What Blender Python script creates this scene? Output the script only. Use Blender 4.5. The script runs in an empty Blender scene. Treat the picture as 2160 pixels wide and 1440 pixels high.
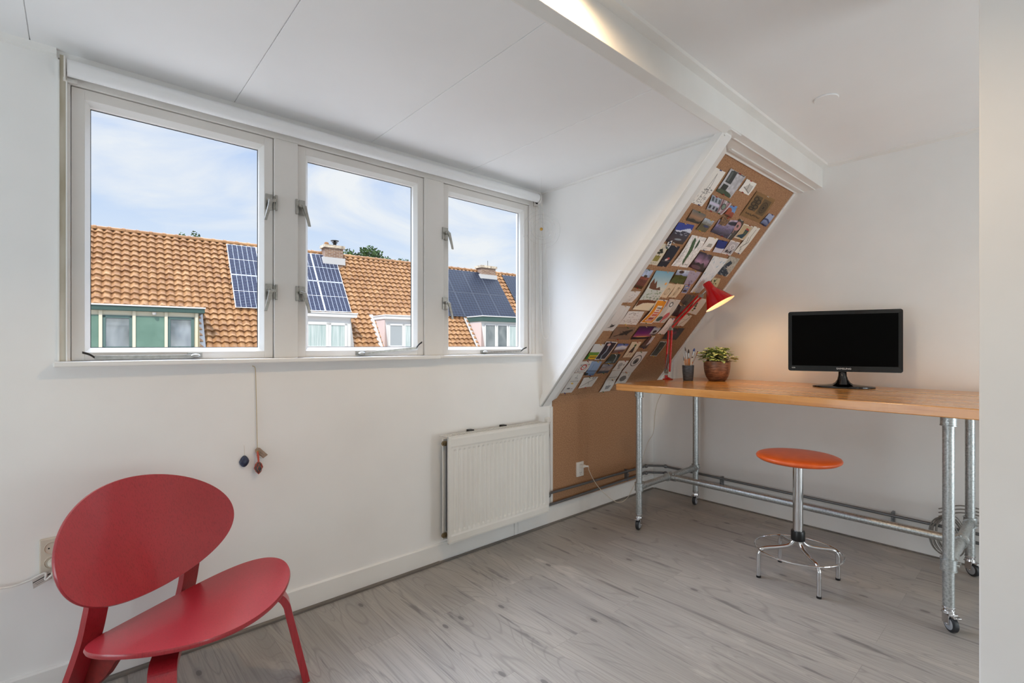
import bpy, math, random
import numpy as np
from mathutils import Vector, Matrix, noise as mnoise

# ------------------------------------------------------------------ camera, world, sun, lights, exposure
SC = bpy.context.scene
COL = SC.collection
SC.view_settings.view_transform = 'Standard'
SC.view_settings.look = 'None'
SC.view_settings.exposure = 0.2
SC.view_settings.gamma = 1.0
SC.view_settings.use_curve_mapping = False
SC.cycles.max_bounces = 10
SC.cycles.diffuse_bounces = 8
SC.cycles.glossy_bounces = 4
SC.cycles.transmission_bounces = 6
SC.cycles.transparent_max_bounces = 12
SC.cycles.sample_clamp_indirect = 6.0
SC.cycles.caustics_reflective = False
SC.cycles.caustics_refractive = False

YAW = math.atan(1156 / 1030.0)
FW = Vector((math.cos(YAW), math.sin(YAW), 0)); RT = Vector((math.sin(YAW), -math.cos(YAW), 0))
CAMZ = 1.15
cam_d = bpy.data.cameras.new('camera'); cam = bpy.data.objects.new('camera', cam_d); COL.objects.link(cam)
cam.location = (0, 0, CAMZ)
cam.rotation_euler = (math.pi / 2, 0, math.atan2(-FW.x, FW.y))
cam_d.sensor_width = 36.0; cam_d.lens = 1030 / 2160 * 36.0
cam_d.shift_y = 8 / 2160
cam_d.clip_start = 0.02; cam_d.clip_end = 300
SC.camera = cam

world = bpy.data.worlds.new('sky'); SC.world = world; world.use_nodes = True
wn = world.node_tree; wn.nodes.clear()
def N(t, typ, **kw):
    n = t.nodes.new(typ)
    for k, v in kw.items():
        if k in n.inputs: n.inputs[k].default_value = v
        else: setattr(n, k, v)
    return n
wo = N(wn, 'ShaderNodeOutputWorld'); bg = N(wn, 'ShaderNodeBackground')
tc = N(wn, 'ShaderNodeTexCoord'); sp = N(wn, 'ShaderNodeSeparateXYZ')
wn.links.new(tc.outputs['Generated'], sp.inputs[0])
rp = N(wn, 'ShaderNodeValToRGB')
e = rp.color_ramp.elements
e[0].position = 0.0; e[0].color = (0.86, 0.92, 0.98, 1)
e[1].position = 1.0; e[1].color = (0.62, 0.82, 1.25, 1)
x = e.new(0.12); x.color = (0.80, 0.89, 1.0, 1)
x = e.new(0.34); x.color = (0.40, 0.59, 0.96, 1)
wn.links.new(sp.outputs[2], rp.inputs[0])
mp = N(wn, 'ShaderNodeMapping'); mp.inputs['Scale'].default_value = (1.4, 1.4, 3.6); mp.inputs['Location'].default_value = (3.1, 1.7, 0.4)
wn.links.new(tc.outputs['Generated'], mp.inputs[0])
nz = N(wn, 'ShaderNodeTexNoise'); nz.inputs['Scale'].default_value = 1.7; nz.inputs['Detail'].default_value = 8; nz.inputs['Roughness'].default_value = 0.55; nz.inputs['Distortion'].default_value = 0.8
wn.links.new(mp.outputs[0], nz.inputs[0])
cr = N(wn, 'ShaderNodeValToRGB'); cr.color_ramp.elements[0].position = 0.42; cr.color_ramp.elements[1].position = 0.62
wn.links.new(nz.outputs['Fac'], cr.inputs[0])
mx = N(wn, 'ShaderNodeMixRGB'); mx.inputs[2].default_value = (0.90, 0.93, 0.97, 1)
wn.links.new(cr.outputs[0], mx.inputs[0]); wn.links.new(rp.outputs[0], mx.inputs[1])
# added sky boost high above the view, far side, to brighten the room
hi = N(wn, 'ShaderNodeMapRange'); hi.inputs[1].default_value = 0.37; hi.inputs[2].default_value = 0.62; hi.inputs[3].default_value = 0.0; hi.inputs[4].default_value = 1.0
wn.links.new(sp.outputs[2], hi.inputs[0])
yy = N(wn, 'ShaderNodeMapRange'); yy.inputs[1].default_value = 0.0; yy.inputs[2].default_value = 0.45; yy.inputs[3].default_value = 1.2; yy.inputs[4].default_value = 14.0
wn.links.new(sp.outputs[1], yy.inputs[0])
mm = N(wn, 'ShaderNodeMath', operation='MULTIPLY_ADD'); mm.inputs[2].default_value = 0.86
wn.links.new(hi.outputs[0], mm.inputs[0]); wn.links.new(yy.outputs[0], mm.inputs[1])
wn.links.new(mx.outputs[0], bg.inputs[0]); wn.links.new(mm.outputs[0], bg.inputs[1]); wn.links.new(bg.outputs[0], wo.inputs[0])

def light(name, typ, loc, energy, color, rot=(0, 0, 0), **kw):
    d = bpy.data.lights.new(name, typ); o = bpy.data.objects.new(name, d); COL.objects.link(o)
    o.location = loc; o.rotation_euler = rot; d.energy = energy; d.color = color
    for k, v in kw.items(): setattr(d, k, v)
    return o
sun = light('sun', 'SUN', (0, 0, 20), 3.9, (1.0, 0.93, 0.82), angle=math.radians(0.6))
sun.rotation_euler = Vector((0.50, 0.62, -0.95)).to_track_quat('-Z', 'Y').to_euler()
# unseen fill lights added to brighten the room; rear and side tilted upward
light('rear_fill_light', 'AREA', (-0.5, -2.42, 0.95), 12, (0.80, 0.915, 1.0), (math.radians(115), 0, 0), shape='RECTANGLE', size=3.2, size_y=1.9)
light('side_fill_light', 'AREA', (-2.42, 1.05, 0.95), 40, (0.80, 0.915, 1.0), (math.radians(122), 0, math.radians(-92)), shape='RECTANGLE', size=1.8, size_y=1.9)
light('alcove_fill_light', 'AREA', (2.75, -2.42, 0.55), 30, (0.84, 0.94, 1.0), (math.radians(86), 0, 0), shape='RECTANGLE', size=1.1, size_y=0.9)
# window portal: helps sampling of the sky, gives no light of its own
pt = light('window_portal', 'AREA', (1.04, 2.42, 1.55), 1, (1, 1, 1), (math.radians(-90), 0, 0), shape='RECTANGLE', size=2.2, size_y=1.0)
pt.data.cycles.is_portal = True

# ------------------------------------------------------------------ helpers
def lin(c):
    return tuple(((v / 255) / 12.92 if v / 255 <= 0.04045 else ((v / 255 + 0.055) / 1.055) ** 2.4) for v in c)

def ray(u, v):
    return FW + RT * ((u - 1080) / 1030) + Vector((0, 0, (728 - v) / 1030))
def at(u, v, axis, c):
    r = ray(u, v); k = 'XYZ'.index(axis); o = Vector((0, 0, CAMZ))
    return o + r * ((c - o[k]) / r[k])

MATS = {}
def mat(name, col, rough=0.5, metal=0.0, spec=0.5, coat=0.0, build=None, emit=None, alpha=None, **kw):
    if name in MATS: return MATS[name]
    m = bpy.data.materials.new(name); m.use_nodes = True; t = m.node_tree
    b = t.nodes['Principled BSDF']
    b.inputs['Base Color'].default_value = (*lin(col), 1); b.inputs['Roughness'].default_value = rough
    b.inputs['Metallic'].default_value = metal; b.inputs['Specular IOR Level'].default_value = spec
    b.inputs['Coat Weight'].default_value = coat; b.inputs['Coat Roughness'].default_value = 0.08
    if emit:
        b.inputs['Emission Color'].default_value = (*lin(emit[0]), 1); b.inputs['Emission Strength'].default_value = emit[1]
    if build: build(t, b)
    MATS[name] = m
    return m

def obj_coord(t, scale=(1, 1, 1), rot=(0, 0, 0), kind='Object'):
    tc = t.nodes.new('ShaderNodeTexCoord'); m = t.nodes.new('ShaderNodeMapping')
    m.inputs['Scale'].default_value = scale; m.inputs['Rotation'].default_value = rot
    t.links.new(tc.outputs[kind], m.inputs[0]); return m.outputs[0]
def noise_node(t, vec, scale, detail=3, rough=0.5, dist=0.0):
    n = t.nodes.new('ShaderNodeTexNoise'); n.inputs['Scale'].default_value = scale; n.inputs['Detail'].default_value = detail
    n.inputs['Roughness'].default_value = rough; n.inputs['Distortion'].default_value = dist
    t.links.new(vec, n.inputs['Vector']); return n
def ramp(t, fac, stops):
    r = t.nodes.new('ShaderNodeValToRGB'); e = r.color_ramp.elements
    while len(e) < len(stops): e.new(0.5)
    for i, (p, c) in enumerate(stops):
        e[i].position = p; e[i].color = (*c, 1) if len(c) == 3 else c
    t.links.new(fac, r.inputs[0]); return r.outputs[0]
def mixc(t, fac, a, b, mode='MIX'):
    m = t.nodes.new('ShaderNodeMix'); m.data_type = 'RGBA'; m.blend_type = mode
    for s, v in ((m.inputs[0], fac), (m.inputs[6], a), (m.inputs[7], b)):
        if hasattr(v, 'is_output') or isinstance(v, bpy.types.NodeSocket): t.links.new(v, s)
        else: s.default_value = v if not isinstance(v, tuple) or len(v) == 4 else (*v, 1)
    return m.outputs[2]
def bump(t, b, h, strength=0.2, dist=0.002):
    n = t.nodes.new('ShaderNodeBump'); n.inputs['Strength'].default_value = strength; n.inputs['Distance'].default_value = dist
    t.links.new(h, n.inputs['Height']); t.links.new(n.outputs[0], b.inputs['Normal'])
def mottled(c1, c2, scale=8, detail=4, sc=(1, 1, 1), bmp=0, bscale=200):
    def f(t, b):
        v = obj_coord(t, sc); n = noise_node(t, v, scale, detail)
        t.links.new(ramp(t, n.outputs['Fac'], [(0.3, lin(c1)), (0.7, lin(c2))]), b.inputs['Base Color'])
        if bmp:
            n2 = noise_node(t, v, bscale, 2); bump(t, b, n2.outputs['Fac'], bmp, 0.001)
    return f

class MB:
    """collects shapes; build() links them as one mesh object"""
    def __init__(s): s.v = []; s.f = []; s.sm = []
    def add(s, verts, faces, smooth=False, M=None):
        o = len(s.v)
        s.v += [tuple(M @ Vector(p)) if M is not None else tuple(p) for p in verts]
        s.f += [tuple(i + o for i in f) for f in faces]; s.sm += [smooth] * len(faces); return s
    def box(s, lo, hi, M=None):
        (a, b, c), (d, e, f) = lo, hi
        v = [(a, b, c), (d, b, c), (d, e, c), (a, e, c), (a, b, f), (d, b, f), (d, e, f), (a, e, f)]
        return s.add(v, [(0, 3, 2, 1), (4, 5, 6, 7), (0, 1, 5, 4), (1, 2, 6, 5), (2, 3, 7, 6), (3, 0, 4, 7)], False, M)
    def hexa(s, p, M=None):   # p: 8 points, bottom ring then top ring
        return s.add(p, [(0, 3, 2, 1), (4, 5, 6, 7), (0, 1, 5, 4), (1, 2, 6, 5), (2, 3, 7, 6), (3, 0, 4, 7)], False, M)
    def prism(s, poly, d, M=None, smooth=False):   # poly: 3D points of one face; d: extrusion vector
        n = len(poly); d = Vector(d); v = [Vector(p) for p in poly] + [Vector(p) + d for p in poly]
        s.add(v, [tuple(range(n))[::-1], tuple(range(n, 2 * n))], False, M)
        return s.add(v, [(i, (i + 1) % n, n + (i + 1) % n, n + i) for i in range(n)], smooth, M)
    def tube(s, path, r, n=12, caps=True, closed=False, M=None):
        P = [Vector(p) for p in path]; m = len(P); R = r if hasattr(r, '__len__') else [r] * m
        T = []
        for i in range(m):
            a = P[(i - 1) % m] if (i > 0 or closed) else P[i]; b = P[(i + 1) % m] if (i < m - 1 or closed) else P[i]
            T.append((b - a).normalized())
        up = Vector((0, 0, 1)) if abs(T[0].z) < 0.9 else Vector((1, 0, 0))
        x = T[0].cross(up).normalized(); V = []
        for i in range(m):
            x = (x - T[i] * x.dot(T[i])).normalized(); y = T[i].cross(x)
            for k in range(n):
                a = 2 * math.pi * k / n; V.append(P[i] + (x * math.cos(a) + y * math.sin(a)) * R[i])
        F = []
        for i in range(m if closed else m - 1):
            for k in range(n):
                F.append((i * n + k, i * n + (k + 1) % n, ((i + 1) % m) * n + (k + 1) % n, ((i + 1) % m) * n + k))
        s.add(V, F, True, M)
        if caps and not closed:
            s.add(V[:n], [tuple(range(n))[::-1]], False, M); s.add(V[-n:], [tuple(range(n))], False, M)
        return s
    def cyl(s, a, b, r, n=16, r2=None, M=None): return s.tube([a, b], [r, r if r2 is None else r2], n, True, False, M)
    def lathe(s, prof, c=(0, 0, 0), n=32, M=None, close=True):   # prof: (r, z)
        c = Vector(c); V = []; F = []
        for (r, z) in prof:
            for k in range(n):
                a = 2 * math.pi * k / n; V.append(c + Vector((r * math.cos(a), r * math.sin(a), z)))
        for i in range(len(prof) - 1):
            for k in range(n): F.append((i * n + k, i * n + (k + 1) % n, (i + 1) * n + (k + 1) % n, (i + 1) * n + k))
        s.add(V, F, True, M)
        if close:
            if prof[0][0] > 1e-5: s.add(V[:n], [tuple(range(n))[::-1]], False, M)
            if prof[-1][0] > 1e-5: s.add(V[-n:], [tuple(range(n))], False, M)
        return s
    def ball(s, c, r, n=12, sc=(1, 1, 1), M=None):
        c = Vector(c); V = []; F = []; m = max(6, n // 2 + 1)
        for i in range(m):
            t = math.pi * i / (m - 1)
            for k in range(n):
                a = 2 * math.pi * k / n
                V.append(c + Vector((r * sc[0] * math.sin(t) * math.cos(a), r * sc[1] * math.sin(t) * math.sin(a), -r * sc[2] * math.cos(t))))
        for i in range(m - 1):
            for k in range(n): F.append((i * n + k, i * n + (k + 1) % n, (i + 1) * n + (k + 1) % n, (i + 1) * n + k))
        return s.add(V, F, True, M)
    def grid(s, fn, nu, nv, smooth=True, M=None):
        V = [fn(i / nu, j / nv) for j in range(nv + 1) for i in range(nu + 1)]
        F = [(j * (nu + 1) + i, j * (nu + 1) + i + 1, (j + 1) * (nu + 1) + i + 1, (j + 1) * (nu + 1) + i) for j in range(nv) for i in range(nu)]
        return s.add(V, F, smooth, M)
    def build(s, name, m, parent=None, bevel=0, local=False, angle=35, solid=0, weld=False):
        root = parent
        while root is not None and root.parent is not None: root = root.parent
        off = Vector(root.location) if (root is not None and not local) else Vector((0, 0, 0))
        me = bpy.data.meshes.new(name)
        me.from_pydata([tuple(Vector(p) - off) for p in s.v], [], s.f)
        me.polygons.foreach_set('use_smooth', s.sm); me.materials.append(m); me.update()
        if weld or True:
            import bmesh
            bm = bmesh.new(); bm.from_mesh(me); bmesh.ops.remove_doubles(bm, verts=bm.verts, dist=1e-5)
            bmesh.ops.recalc_face_normals(bm, faces=bm.faces) if solid == 0 else None
            bm.to_mesh(me); bm.free()
        if any(s.sm): me.set_sharp_from_angle(angle=math.radians(angle))
        o = bpy.data.objects.new(name, me); COL.objects.link(o)
        if parent is not None: o.parent = parent
        if bevel:
            b = o.modifiers.new('bevel', 'BEVEL'); b.width = bevel; b.segments = 2; b.limit_method = 'ANGLE'; b.angle_limit = math.radians(40)
        if solid:
            b = o.modifiers.new('solid', 'SOLIDIFY'); b.thickness = solid; b.offset = 0
        return o

def tag(o, label=None, cat=None, group=None, kind=None):
    if label: o['label'] = label
    if cat: o['category'] = cat
    if group: o['group'] = group
    if kind: o['kind'] = kind
    return o
def thing(name, label, cat, loc, group=None, rz=0.0):
    o = bpy.data.objects.new(name, None); COL.objects.link(o); o.location = loc; o.rotation_euler.z = rz; o.empty_display_size = 0.1
    return tag(o, label, cat, group)
def struct(o): o['kind'] = 'structure'; return o
def bz(pts, n=8):   # smooth curve through points (Catmull-Rom)
    P = [Vector(p) for p in pts]; P = [P[0] * 2 - P[1]] + P + [P[-1] * 2 - P[-2]]; out = []
    for i in range(1, len(P) - 2):
        a, b, c, d = P[i - 1:i + 3]
        for k in range(n):
            t = k / n
            out.append(0.5 * ((2 * b) + (c - a) * t + (2 * a - 5 * b + 4 * c - d) * t * t + (3 * b - a - 3 * c + d) * t ** 3))
    out.append(P[-2]); return out
def text_mesh(s, txt, size, M, depth=0.0003, align='CENTER'):
    cu = bpy.data.curves.new('lettering', 'FONT'); cu.body = txt; cu.size = size; cu.extrude = depth; cu.align_x = align; cu.align_y = 'CENTER'
    o = bpy.data.objects.new('lettering', cu); COL.objects.link(o)
    dg = bpy.context.evaluated_depsgraph_get(); me = bpy.data.meshes.new_from_object(o.evaluated_get(dg))
    s.add([v.co[:] for v in me.vertices], [tuple(p.vertices) for p in me.polygons], False, M)
    bpy.data.objects.remove(o); bpy.data.meshes.remove(me)
    return s
# ------------------------------------------------------------------ materials of the room
def plaster(t, b):
    v = obj_coord(t); n = noise_node(t, v, 260, 2); n2 = noise_node(t, v, 3.0, 3)
    t.links.new(ramp(t, n2.outputs['Fac'], [(0.35, lin((235, 234, 232))), (0.65, lin((239, 238, 236)))]), b.inputs['Base Color'])
    bump(t, b, n.outputs['Fac'], 0.12, 0.0006)
M_WALL = mat('wall_paint', (229, 227, 223), 0.75, build=plaster)
M_CEIL = mat('ceiling_paint', (228, 228, 227), 0.55, build=mottled((237, 237, 237), (241, 241, 241), 2.5))
M_TRIM = mat('white_lacquer', (226, 224, 219), 0.32, build=mottled((230, 228, 224), (236, 235, 232), 5))
M_FRAME = mat('window_lacquer', (208, 205, 199), 0.34, build=mottled((220, 216, 210), (227, 223, 218), 4))
M_STAIN = mat('old_sealant', (176, 164, 140), 0.7, build=mottled((160, 148, 124), (205, 198, 184), 14, 4, (1, 1, 0.25)))
def floor_mat(t, b):
    L = t.links; v = obj_coord(t, (1, 1, 1), (0, 0, math.radians(90)))
    br = t.nodes.new('ShaderNodeTexBrick'); L.new(v, br.inputs['Vector'])
    br.inputs['Color1'].default_value = (0, 0, 0, 1); br.inputs['Color2'].default_value = (1, 1, 1, 1); br.inputs['Mortar'].default_value = (0.5, 0.5, 0.5, 1)
    br.inputs['Scale'].default_value = 1; br.inputs['Mortar Size'].default_value = 0.0009; br.inputs['Mortar Smooth'].default_value = 0.1
    br.inputs['Brick Width'].default_value = 1.28; br.inputs['Row Height'].default_value = 0.192; br.offset = 0.37; br.offset_frequency = 2
    add = t.nodes.new('ShaderNodeVectorMath'); add.operation = 'MULTIPLY_ADD'
    L.new(br.outputs['Color'], add.inputs[0]); add.inputs[1].default_value = (7.3, 5.1, 3.3); L.new(obj_coord(t), add.inputs[2])
    def mapped(s, r=(0, 0, 0)):
        m = t.nodes.new('ShaderNodeMapping'); m.inputs['Scale'].default_value = s; m.inputs['Rotation'].default_value = r; L.new(add.outputs[0], m.inputs[0]); return m.outputs[0]
    big = noise_node(t, mapped((6, 0.7, 1)), 1.0, 3, 0.5, 0.3)
    # growth rings: contour lines of a stretched noise field
    field = noise_node(t, mapped((5.0, 0.60, 1)), 1.0, 1.3, 0.35, 0.9)
    ml = t.nodes.new('ShaderNodeMath'); ml.operation = 'MULTIPLY'; ml.inputs[1].default_value = 44; L.new(field.outputs['Fac'], ml.inputs[0])
    fr = t.nodes.new('ShaderNodeMath'); fr.operation = 'PINGPONG'; fr.inputs[1].default_value = 1.0; L.new(ml.outputs[0], fr.inputs[0])
    fine = noise_node(t, mapped((170, 3.5, 1)), 1.0, 4, 0.6, 0.1)
    mid = noise_node(t, mapped((26, 1.7, 1)), 1.0, 4, 0.6, 0.5)
    blot = noise_node(t, mapped((9, 2.0, 1)), 1.0, 5, 0.65, 0.4)
    base = ramp(t, big.outputs['Fac'], [(0.28, lin((152, 148, 143))), (0.5, lin((165, 160, 154))), (0.72, lin((178, 172, 164)))])
    c = mixc(t, ramp(t, fr.outputs[0], [(0.0, (0.75,) * 3), (0.25, (0.0,) * 3)]), base, lin((140, 136, 131)))
    c = mixc(t, ramp(t, fine.outputs['Fac'], [(0.36, (0.5,) * 3), (0.55, (0.0,) * 3)]), c, lin((138, 133, 128)))
    c = mixc(t, ramp(t, mid.outputs['Fac'], [(0.32, (0.85,) * 3), (0.40, (0.0,) * 3)]), c, lin((110, 107, 105)))
    c = mixc(t, ramp(t, blot.outputs['Fac'], [(0.60, (0.0,) * 3), (0.72, (0.5,) * 3)]), c, lin((206, 199, 190)))
    vo = t.nodes.new('ShaderNodeTexVoronoi'); vo.voronoi_dimensions = '2D'; vo.inputs['Scale'].default_value = 1.0; vo.inputs['Randomness'].default_value = 1.0; L.new(mapped((4.6, 2.2, 1)), vo.inputs['Vector'])
    kn = ramp(t, vo.outputs['Distance'], [(0.0, (0.8,) * 3), (0.035, (0.75,) * 3), (0.045, (0.2,) * 3), (0.075, (0.15,) * 3), (0.10, (0.0,) * 3)])
    sp_ = t.nodes.new('ShaderNodeSeparateColor'); L.new(vo.outputs['Color'], sp_.inputs[0])
    keep = t.nodes.new('ShaderNodeMath'); keep.operation = 'GREATER_THAN'; keep.inputs[1].default_value = 0.62; L.new(sp_.outputs[0], keep.inputs[0])
    km = t.nodes.new('ShaderNodeMath'); km.operation = 'MULTIPLY'; L.new(kn, km.inputs[0]); L.new(keep.outputs[0], km.inputs[1])
    c = mixc(t, km.outputs[0], c, lin((92, 89, 88)))
    # plank to plank tone and seams
    hs = t.nodes.new('ShaderNodeHueSaturation'); L.new(c, hs.inputs['Color'])
    mr = t.nodes.new('ShaderNodeMapRange'); mr.inputs[3].default_value = 0.92; mr.inputs[4].default_value = 1.05; L.new(br.outputs['Color'], mr.inputs[0]); L.new(mr.outputs[0], hs.inputs['Value'])
    sf = t.nodes.new('ShaderNodeMath'); sf.operation = 'MULTIPLY'; sf.inputs[1].default_value = 0.3; L.new(br.outputs['Fac'], sf.inputs[0])
    c = mixc(t, sf.outputs[0], hs.outputs[0], lin((104, 98, 92)))
    L.new(c, b.inputs['Base Color'])
    bump(t, b, fine.outputs['Fac'], 0.25, 0.0006)
    L.new(ramp(t, blot.outputs['Fac'], [(0.3, (0.36,) * 3), (0.7, (0.48,) * 3)]), b.inputs['Roughness'])
M_FLOOR = mat('floor_boards', (150, 140, 130), 0.4, build=floor_mat)
M_FTRIM = mat('floor_trim', (112, 105, 98), 0.5, build=mottled((96, 90, 84), (124, 116, 108), 30, 4, (0.1, 1, 1)))
def cork(t, b):
    v = obj_coord(t); n = noise_node(t, v, 420, 3, 0.7); n2 = noise_node(t, v, 150, 4, 0.7); n3 = noise_node(t, v, 3, 2)
    c = ramp(t, n2.outputs['Fac'], [(0.33, lin((136, 98, 70))), (0.5, lin((168, 126, 92))), (0.68, lin((190, 148, 112)))])
    c = mixc(t, ramp(t, n.outputs['Fac'], [(0.62, (0,) * 3), (0.72, (0.6,) * 3)]), c, lin((108, 74, 52)))
    t.links.new(c, b.inputs['Base Color']); bump(t, b, n.outputs['Fac'], 0.3, 0.001)
M_CORK = mat('cork', (150, 106, 70), 0.85, build=cork)
M_STEEL = mat('brushed_steel', (190, 190, 188), 0.28, 1.0, build=mottled((160, 158, 152), (190, 188, 182), 60, 3))
M_CHROME = mat('chrome', (212, 212, 214), 0.1, 1.0)
def galv(t, b):
    v = obj_coord(t); n = noise_node(t, v, 130, 4, 0.6, 0.2); vo = t.nodes.new('ShaderNodeTexVoronoi'); vo.inputs['Scale'].default_value = 120; t.links.new(v, vo.inputs['Vector'])
    c = ramp(t, n.outputs['Fac'], [(0.3, lin((150, 154, 154))), (0.5, lin((178, 182, 182))), (0.7, lin((200, 203, 203)))])
    t.links.new(c, b.inputs['Base Color']); t.links.new(ramp(t, n.outputs['Fac'], [(0.3, (0.5,) * 3), (0.7, (0.34,) * 3)]), b.inputs['Roughness'])
M_GALV = mat('galvanised_pipe', (160, 164, 164), 0.42, 0.85, build=galv)
M_PIPE = mat('heating_pipe_grey', (118, 120, 122), 0.4, 0.6)
M_WPLAST = mat('white_plastic', (222, 218, 212), 0.35)
M_BLACK = mat('black_plastic', (14, 14, 15), 0.3)
M_RUBBER = mat('dark_rubber', (34, 36, 40), 0.55)
M_DARKM = mat('dark_metal', (52, 50, 48), 0.4, 0.8)

# ------------------------------------------------------------------ the room
XR, YW, XC = 3.49, 2.20, 2.22
struct(MB().box((-2.6, -2.6, -0.12), (3.62, 2.34, 0)).build('floor', M_FLOOR))
w = MB()
w.box((-2.6, YW, 0), (-0.047, 2.34, 2.3)).box((-0.047, YW, 0), (2.18, 2.34, 1.083)).box((-0.047, YW, 2.10), (2.18, 2.34, 2.3))
w.box((2.18, YW, 0), (XC + 0.08, 2.34, 2.3)).box((XC + 0.08, YW, 0), (3.62, 2.34, 0.825))
struct(w.build('wall_left', M_WALL))
struct(MB().box((XR, -2.6, 0), (3.62, 2.34, 2.45)).build('wall_right', M_WALL))
struct(MB().box((-2.6, -2.6, 0), (XR, -2.45, 2.45)).build('wall_back', M_WALL))
struct(MB().box((-2.6, -2.45, 0), (-2.45, YW, 2.45)).build('wall_side', M_WALL))
struct(MB().box((1.9, -1.25, 0), (2.02, 0.152, 2.27)).build('wall_partition', M_WALL, bevel=0.003))
# dormer cheek wall between window and sloping cork board
def cheek(y): return 0.758 + (2.2 - y) * (2.118 - 0.758) / (2.2 - 1.02)   # lower edge of the cheek
ck = MB().prism([(XC, 2.2, 0.758), (XC, 2.34, 0.62), (XC, 2.34, 2.25), (XC, 1.02, 2.25), (XC, 1.02, 2.118)], (0.06, 0, 0))
struct(ck.build('wall_dormer', M_WALL))
# low dormer ceiling of five panels with open seams
lc = MB(); xs = [-2.6, -0.697, -0.112, 0.4705, 1.0533, 1.633, XC]
for a, b in zip(xs[:-1], xs[1:]): lc.box((a + 0.0012, 1.02, 2.122), (b - 0.0012, 2.34, 2.16))
lc.box((-2.6, 1.02, 2.127), (XC, 2.34, 2.26))
struct(lc.build('ceiling', M_CEIL, bevel=0.0012))
struct(MB().box((-2.6, -2.6, 2.27), (3.62, 1.0, 2.42)).build('ceiling', M_CEIL))
bm_ = MB().box((-2.6, 0.99, 2.137), (3.62, 1.22, 2.42)).prism([(-2.6, 0.99, 2.1375), (-2.6, 1.03, 2.1375), (-2.6, 1.03, 2.121), (-2.6, 1.022, 2.1195)], (XC + 2.6, 0, 0))
struct(bm_.build('beam', M_TRIM, bevel=0.0015))
# slender laths around the upper ceiling
t1 = MB().prism([(-2.45, 0.99, 2.27), (-2.45, 0.99, 2.256), (-2.45, 0.956, 2.262), (-2.45, 0.95, 2.27)], (XR + 2.45, 0, 0))
t1.prism([(3.49, -2.45, 2.27), (3.49, -2.45, 2.254), (3.462, -2.45, 2.262), (3.455, -2.45, 2.27)], (0, 3.44, 0))
struct(t1.build('trim_1', M_TRIM))
t2 = MB().prism([(XC, 1.02, 2.122), (XC, 1.02, 2.110), (XC - 0.010, 1.02, 2.114), (XC - 0.014, 1.02, 2.122)], (0, 1.18, 0))
t2.prism([(-2.45, 2.2, 2.122), (-2.45, 2.2, 2.098), (-2.45, 2.188, 2.104), (-2.45, 2.182, 2.122)], (2.40, 0, 0))
t2.box((XC - 0.004, 0.992, 2.1365), (XC + 0.10, 1.03, 2.128))
struct(t2.build('trim_2', M_TRIM))
# sloping ceiling that carries the cork board
CA, SA = 0.6197, 0.7848
def sl(x, s, h=0.0): return Vector((x, 2.2 - s * CA - h * SA, 0.8116 + s * SA - h * CA))   # h: height proud of the slope, into the room
def slab(mb, x0, x1, s0, s1, h0, h1):
    return mb.hexa([sl(x0, s0, h0), sl(x1, s0, h0), sl(x1, s1, h0), sl(x0, s1, h0), sl(x0, s0, h1), sl(x1, s0, h1), sl(x1, s1, h1), sl(x0, s1, h1)])
cs = MB(); slab(cs, XC + 0.02, 3.62, -0.12, 1.9, -0.12, -0.006)
struct(cs.build('ceiling_slope', M_TRIM))
# tapering white board between cheek and cork, stepped laths on the cheek
tb = MB()
A0, A1 = Vector((XC, 2.2, 0.758)), Vector((XC, 1.02, 2.118)); B0, B1 = sl(2.344, 0.0, 0.012), sl(2.485, 1.70, 0.012)
up = Vector((0.0, 0.02, 0.016))
tb.grid(lambda u, v: (A0.lerp(A1, v)).lerp(B0.lerp(B1, v), u), 4, 24, False)
tb.grid(lambda u, v: (B0.lerp(B1, v)) + up * u, 1, 24, False)
tb2 = MB()
def chk(y, off, x): return (x, y, cheek(y) + off)
for o0, o1, pr in ((0.076, 0.0, 0.014), (0.050, 0.0, 0.026)):
    tb2.hexa([chk(2.199, o1, XC - pr), chk(1.022, o1, XC - pr), chk(1.022, o0, XC - pr), chk(2.199, o0, XC - pr),
              chk(2.199, o1, XC + .001), chk(1.022, o1, XC + .001), chk(1.022, o0, XC + .001), chk(2.199, o0, XC + .001)])
struct(tb.build('trim_3', M_TRIM)); struct(tb2.build('trim_4', M_TRIM, bevel=0.002))
t5 = MB(); slab(t5, 2.40, 3.478, 1.692, 1.735, -0.005, 0.016)          # top lath of the board
slab(t5, 3.466, XR - 0.0005, 0.0, 1.70, -0.004, 0.010)                     # lath along the right wall
t5.box((2.45, 1.095, 2.13), (XR - .0005, 1.112, 2.1385)).box((2.30, 1.03, 2.131), (XR - .0005, 1.036, 2.1375))
struct(t5.build('trim_5', M_TRIM, bevel=0.0015))
t6 = MB().box((2.288, 2.192, 0.10), (2.309, 2.2, 0.752)).box((3.302, 2.190, 0.11), (3.345, 2.2, 0.80)).box((3.345, 2.195, 0.11), (3.488, 2.2, 0.80))
struct(t6.build('trim_6', M_TRIM, bevel=0.001))
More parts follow.
